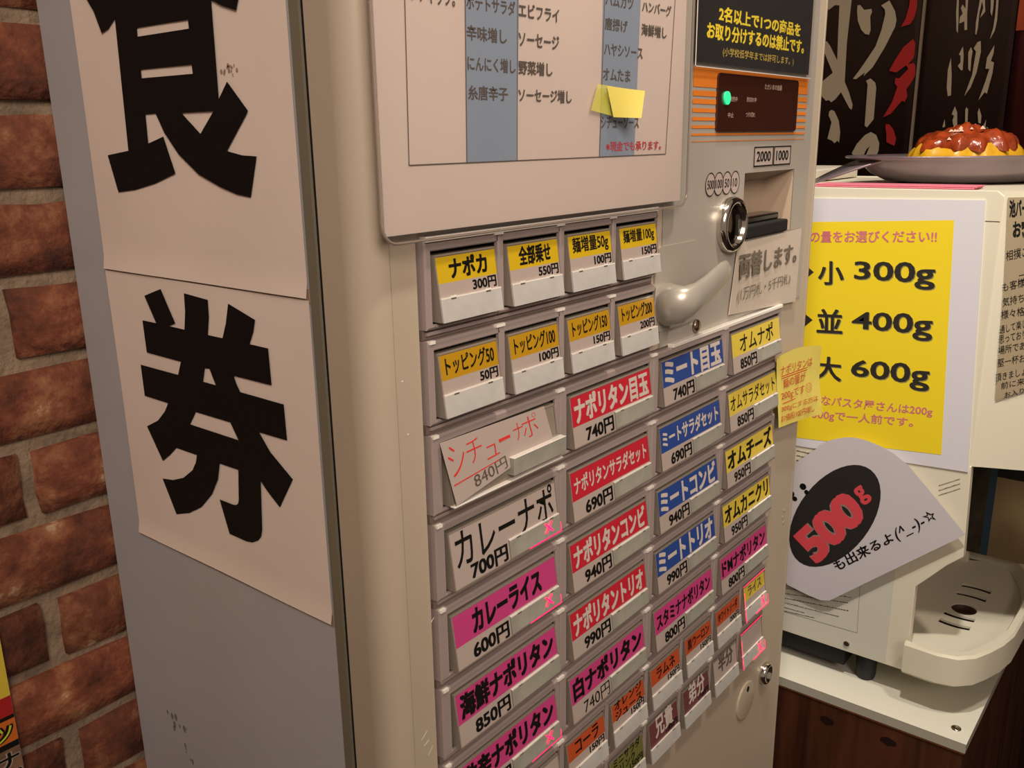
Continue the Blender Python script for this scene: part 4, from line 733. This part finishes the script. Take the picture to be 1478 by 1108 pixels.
g = G(); g.box(.745, 1.035, -.112, .028, .6900, .6950, mat('tray_well', '5a4c36', .5)); g.latheZ(.8825, -.0725, [(.0150, .7015), (.0120, .6970), (.0085, .6960), (.0, .6960)], mat('drain_dark', '3a1c10', .5), 20); g.build('tray_well', wd)

# posters on the dispenser
g = G(); q = XQ(.7385)(YPAPER); g.add(q + [(XD - .0001, p[1], p[2]) for p in q], [(3, 2, 1, 0), (0, 1, 5, 4), (1, 2, 6, 5), (2, 3, 7, 6)], M_WHITE)
g.quad(XQ(.7382)(YFIELD)[::-1], M_PYEL)
I2 = {'pink': M_PINKI, 'ink': mat('poster_ink', '2e2a26', .5)}
for t, qq, ci, bd in PTXT:
    if ci == 'ink' : g.text(t, [(x + .0001, y - .0009, z - .0011) for x, y, z in XQ(.7380)(qq)], mat('poster_shadow_print', '98905a', .5), bd)
    g.text(t, XQ(.7379)(qq), I2[ci], bd)
for tr in YTRI: g.quad(XQ(.7379)(tr), I2['ink'])
tag(g.build('portion_poster', loc=(.7385, .02, .93)), 'white sheet with yellow panel listing 300g, 400g and 600g on the dispenser', 'poster')
g = G(); n = len(P500[0]); base = [(.7300, y, z) for y, z in P500[0]]
ctr = (.7300, .02, .85); g.add(base + [ctr], [(i, (i + 1) % n, n) for i in range(n)], mat('flyer_paper', 'cfcad0', .6), True)
g.add([(x + .0006, y, z) for x, y, z in base] + [(ctr[0] + .0006, ctr[1], ctr[2])], [((i + 1) % n, i, n) for i in range(n)], mat('flyer_paper', 'cfcad0', .6), True)
XF = .7296
g.quad(XQ(.7298)(ELL), mat('oval_black', '262422', .5))
g.text('500', XQ(XF + .0001)(Q500), mat('oval_grey', '8a8480', .5), .065); g.text('500', XQ(XF)(Q500), mat('oval_red', 'd84a54', .5), .05)
g.text('g', XQ(XF)(QG), mat('oval_red', 'd84a54', .5), .03)
g.text('も出来るよ', XQ(XF)(QMO), M_INK, .02); g.text('(^_-)-', XQ(XF)(QFACE), M_INK, .01); g.poly([P500S[0], [(sum(p[0] for p in P500S[0]) / 10 * .45 + q[0] * .55, sum(p[1] for p in P500S[0]) / 10 * .45 + q[1] * .55) for q in P500S[0]]], lambda y, z: (XF, y, z), M_INK)
for y, z, r in ((.0919, .8809, .0041), (.0871, .8748, .0029), (.1057, .8680, .0041), (.1009, .8627, .0031)): g.quad([(XF, a, b) for a, b in circle(y, z, r, r, 14)], M_INK)
tag(g.build('portion_flyer', loc=(.733, .0, .74)), 'white cut out flyer with 500g in red on a black oval on the dispenser', 'flyer')
g = G(); g.add([tuple(p) for p in HAND], [tuple(range(len(HAND)))], mat('shaded_paper', 'a8987c', .6, vary=.08, vscale=20))  # paper colour darkened to carry the shade on this face
for i, (t, qq) in enumerate(HANDT): g.text(t, qq, M_INK, .04 if i < 2 else .0)
tag(g.build('handwritten_notice', loc=(.75, -.11, .97)), 'handwritten notice in black pen on the front of the dispenser', 'sign')

# pink folded cloth and food sample on the dispenser top
g = G()
for k in range(2): g.box(.745 + k * .002, .785, -.055 - .002 * k, .110, 1.2356 + k * .0016, 1.2370 + k * .0016, M_PINKP)
tag(g.build('folded_cloth', loc=(.76, .03, 1.2356), bevel=.0005), 'folded pink cloth along the edge of the dispenser top', 'cloth')
pl = thing('sample_plate', 'dark metal oval plate with a drooping handle on the dispenser', 'plate', (.900, -.010, 1.2356))
PXc, PYc = .900, -.010
rv, dv = Vector((CAM['R'][0], CAM['R'][1], 0)).normalized(), Vector((CAM['F'][0], CAM['F'][1], 0)).normalized()
g = G(); vs = []; N = 64; prof2 = [(.0, 1.2357), (.52, 1.2357), (.66, 1.2390), (.78, 1.2470), (.86, 1.2570), (.89, 1.2620), (1.0, 1.2650), (1.01, 1.2662), (1.0, 1.2674), (.88, 1.2650), (.82, 1.2590), (.60, 1.2560), (.0, 1.2560)]
for (s, z) in prof2:
    for k in range(N):
        t = 2 * math.pi * k / N; p = Vector((PXc, PYc, 0)) + rv * (.138 * s * math.cos(t)) + dv * (.088 * s * math.sin(t)); vs.append((p.x, p.y, z))
g.add(vs, [(i * N + k, i * N + (k + 1) % N, (i + 1) * N + (k + 1) % N, (i + 1) * N + k) for i in range(len(prof2) - 1) for k in range(N)], M_PLATE, True); g.build('dish', pl)
g = G(); vs = []; fs = []; S = 8
for i in range(S + 1):
    s = i / S; lat = -(.100 + .080 * s); z = 1.2668 - .0290 * s ** 1.15; w = .034 * (1 - s) ** .6 + .004
    for side in (-1, 1):
        for dz in (0, -.0022):
            p = Vector((PXc, PYc, 0)) + rv * lat + dv * (w * side); vs.append((p.x, p.y, z + dz))
for i in range(S):
    b = i * 4; c = b + 4; fs += [(b, b + 2, c + 2, c), (b + 1, c + 1, c + 3, b + 3), (b, c, c + 1, b + 1), (b + 2, b + 3, c + 3, c + 2)]
fs.append((S * 4, S * 4 + 2, S * 4 + 3, S * 4 + 1))
g.add(vs, fs, M_PLATE, True); g.build('handle', pl)
fd = thing('omelette_sample', 'yellow omelette food sample topped with glossy red tomato sauce', 'food', (PXc, PYc, 1.2562))
from mathutils import noise
def mound(rx, ry, h, z0, jit, seed, m, name, drip=False, cx=0, cy=0):
    g = G(); vs = []; fs = []; A, Bn = 18, 56
    for i in range(A + 1):
        ph = math.pi / 2 * i / A
        for k in range(Bn):
            t = 2 * math.pi * k / Bn; rr = math.sin(ph); nn = noise.noise(Vector((math.cos(t) * 2.2 * rr + seed, math.sin(t) * 2.2 * rr, ph * 1.5)))
            edge = 1 + (jit * 1.4 * noise.noise(Vector((math.cos(t) * 3 + seed, math.sin(t) * 3, 0))) if True else 0)
            if drip: edge = 1.04 + .26 * noise.noise(Vector((math.cos(t) * 4.2 + seed, math.sin(t) * 4.2, 1)))
            p = Vector((PXc, PYc, 0)) + rv * (cx + rx * rr * edge) * 1.0 * math.cos(t) * 1.0 + dv * (cy + ry * rr * edge * math.sin(t))
            p = Vector((PXc, PYc, 0)) + rv * (cx + rx * rr * edge * math.cos(t)) + dv * (cy + ry * rr * edge * math.sin(t))
            vs.append((p.x, p.y, z0 + h * math.cos(ph) ** .75 * (1 + jit * noise.noise(Vector((p.x * 45, p.y * 45, seed)))) + jit * .008 * noise.noise(Vector((p.x * 130, p.y * 130, seed)))))
    fs = [(i * Bn + k, i * Bn + (k + 1) % Bn, (i + 1) * Bn + (k + 1) % Bn, (i + 1) * Bn + k) for i in range(A) for k in range(Bn)]
    g.add(vs, fs, m, True); return g.build(name, fd)
mound(.062, .042, .0350, 1.2562, .16, 3.1, M_EGG, 'egg')
mound(.053, .038, .0235, 1.2720, .5, 8.7, M_SAUCE, 'sauce', True)
g = G()
for k in range(26):
    a_, b_ = random.gauss(-.012, .010), random.gauss(-.006, .008); p = Vector((PXc, PYc, 0)) + rv * a_ + dv * b_; s = random.uniform(.0015, .0038); z = 1.2985 - (a_ * a_ + b_ * b_) * 8
    g.add([(p.x + s, p.y, z), (p.x - s, p.y + s * .4, z), (p.x, p.y - s, z), (p.x, p.y, z + s)], [(0, 1, 3), (1, 2, 3), (2, 0, 3)], M_CHEESE)
tag(g.build('cheese_crumbs', fd), kind='stuff')
g = G()
for k in range(14):
    a_, b_ = random.gauss(.0, .010), random.gauss(.0, .006); p = Vector((PXc, PYc, 0)) + rv * a_ + dv * b_; s = random.uniform(.001, .0022); z = 1.2990 - (a_ * a_) * 8
    g.add([(p.x + s, p.y, z), (p.x - s, p.y + s * .4, z + .001), (p.x, p.y - s, z), (p.x, p.y, z + s)], [(0, 1, 3), (1, 2, 3), (2, 0, 3)], M_HERB)
tag(g.build('herb_flakes', fd), kind='stuff')

# ================================================================ BANNERS on the side wall
XBN = 1.250
def banner(name, lab, y0, y1, z0, z1, m, shapes, extra=None):
    b = thing(name, lab, 'banner', (XBN + .002, (y0 + y1) / 2, z0), 'cloth banners hanging on the dark side wall')
    g = G(); NY = 14; vs = []; xf = lambda y, z: XBN + .0018 * math.sin((y - y0) / (y1 - y0) * 7)
    for z in (z0, z1):
        for i in range(NY + 1): y = y0 + (y1 - y0) * i / NY; vs.append((xf(y, z), y, z))
    vs += [(x + .0025, y, z) for x, y, z in vs]; n = NY + 1
    fs = [(i, i + 1, n + i + 1, n + i) for i in range(NY)] + [(2 * n + i + 1, 2 * n + i, 3 * n + i, 3 * n + i + 1) for i in range(NY)] + [(0, n, 3 * n, 2 * n), (NY, 2 * n + NY, 3 * n + NY, n + NY)] + [(i + 1, i, 2 * n + i, 2 * n + i + 1) for i in range(NY)]
    g.add(vs, fs, m, True); g.build('cloth', b)
    g = G()
    for rings, mm in shapes:
        for k, r in enumerate(rings): g.poly([r], lambda y, z: (XBN - .0028 - .00002 * k, y, z), mm)
    if shapes: g.build('brush_lettering', b)
    if extra: extra(b)
def hem(y, w=.0035):
    def f(b): g = G(); g.box(XBN - .003, XBN + .004, y - w / 2, y + w / 2, 1.18, 1.72, M_HEM); g.build('hem', b)
    return f
banner('wall_banner', 'dark banner with bold white and red brush lettering, left of three', .1505, .345, 1.195, 1.72, M_BAN, [(B1W, M_BANW), (B1R, M_BANR)], hem(.1505))
banner('wall_banner', 'dark banner with thin white brush lettering, middle of three', .0235, .1480, 1.18, 1.72, M_BAN, [(B2W, M_BANW)])
def orange(b):
    g = G(); g.box(XBN - .0032, XBN - .0024, -.13, .0215, 1.432, 1.72, mat('banner_orange_print', 'b8481c', .6, vary=.3, vscale=14)); g.build('orange_print', b)
banner('wall_banner', 'deep red banner with an orange top, right of three', -.1300, .0220, 1.18, 1.72, M_BAN3, [], orange)
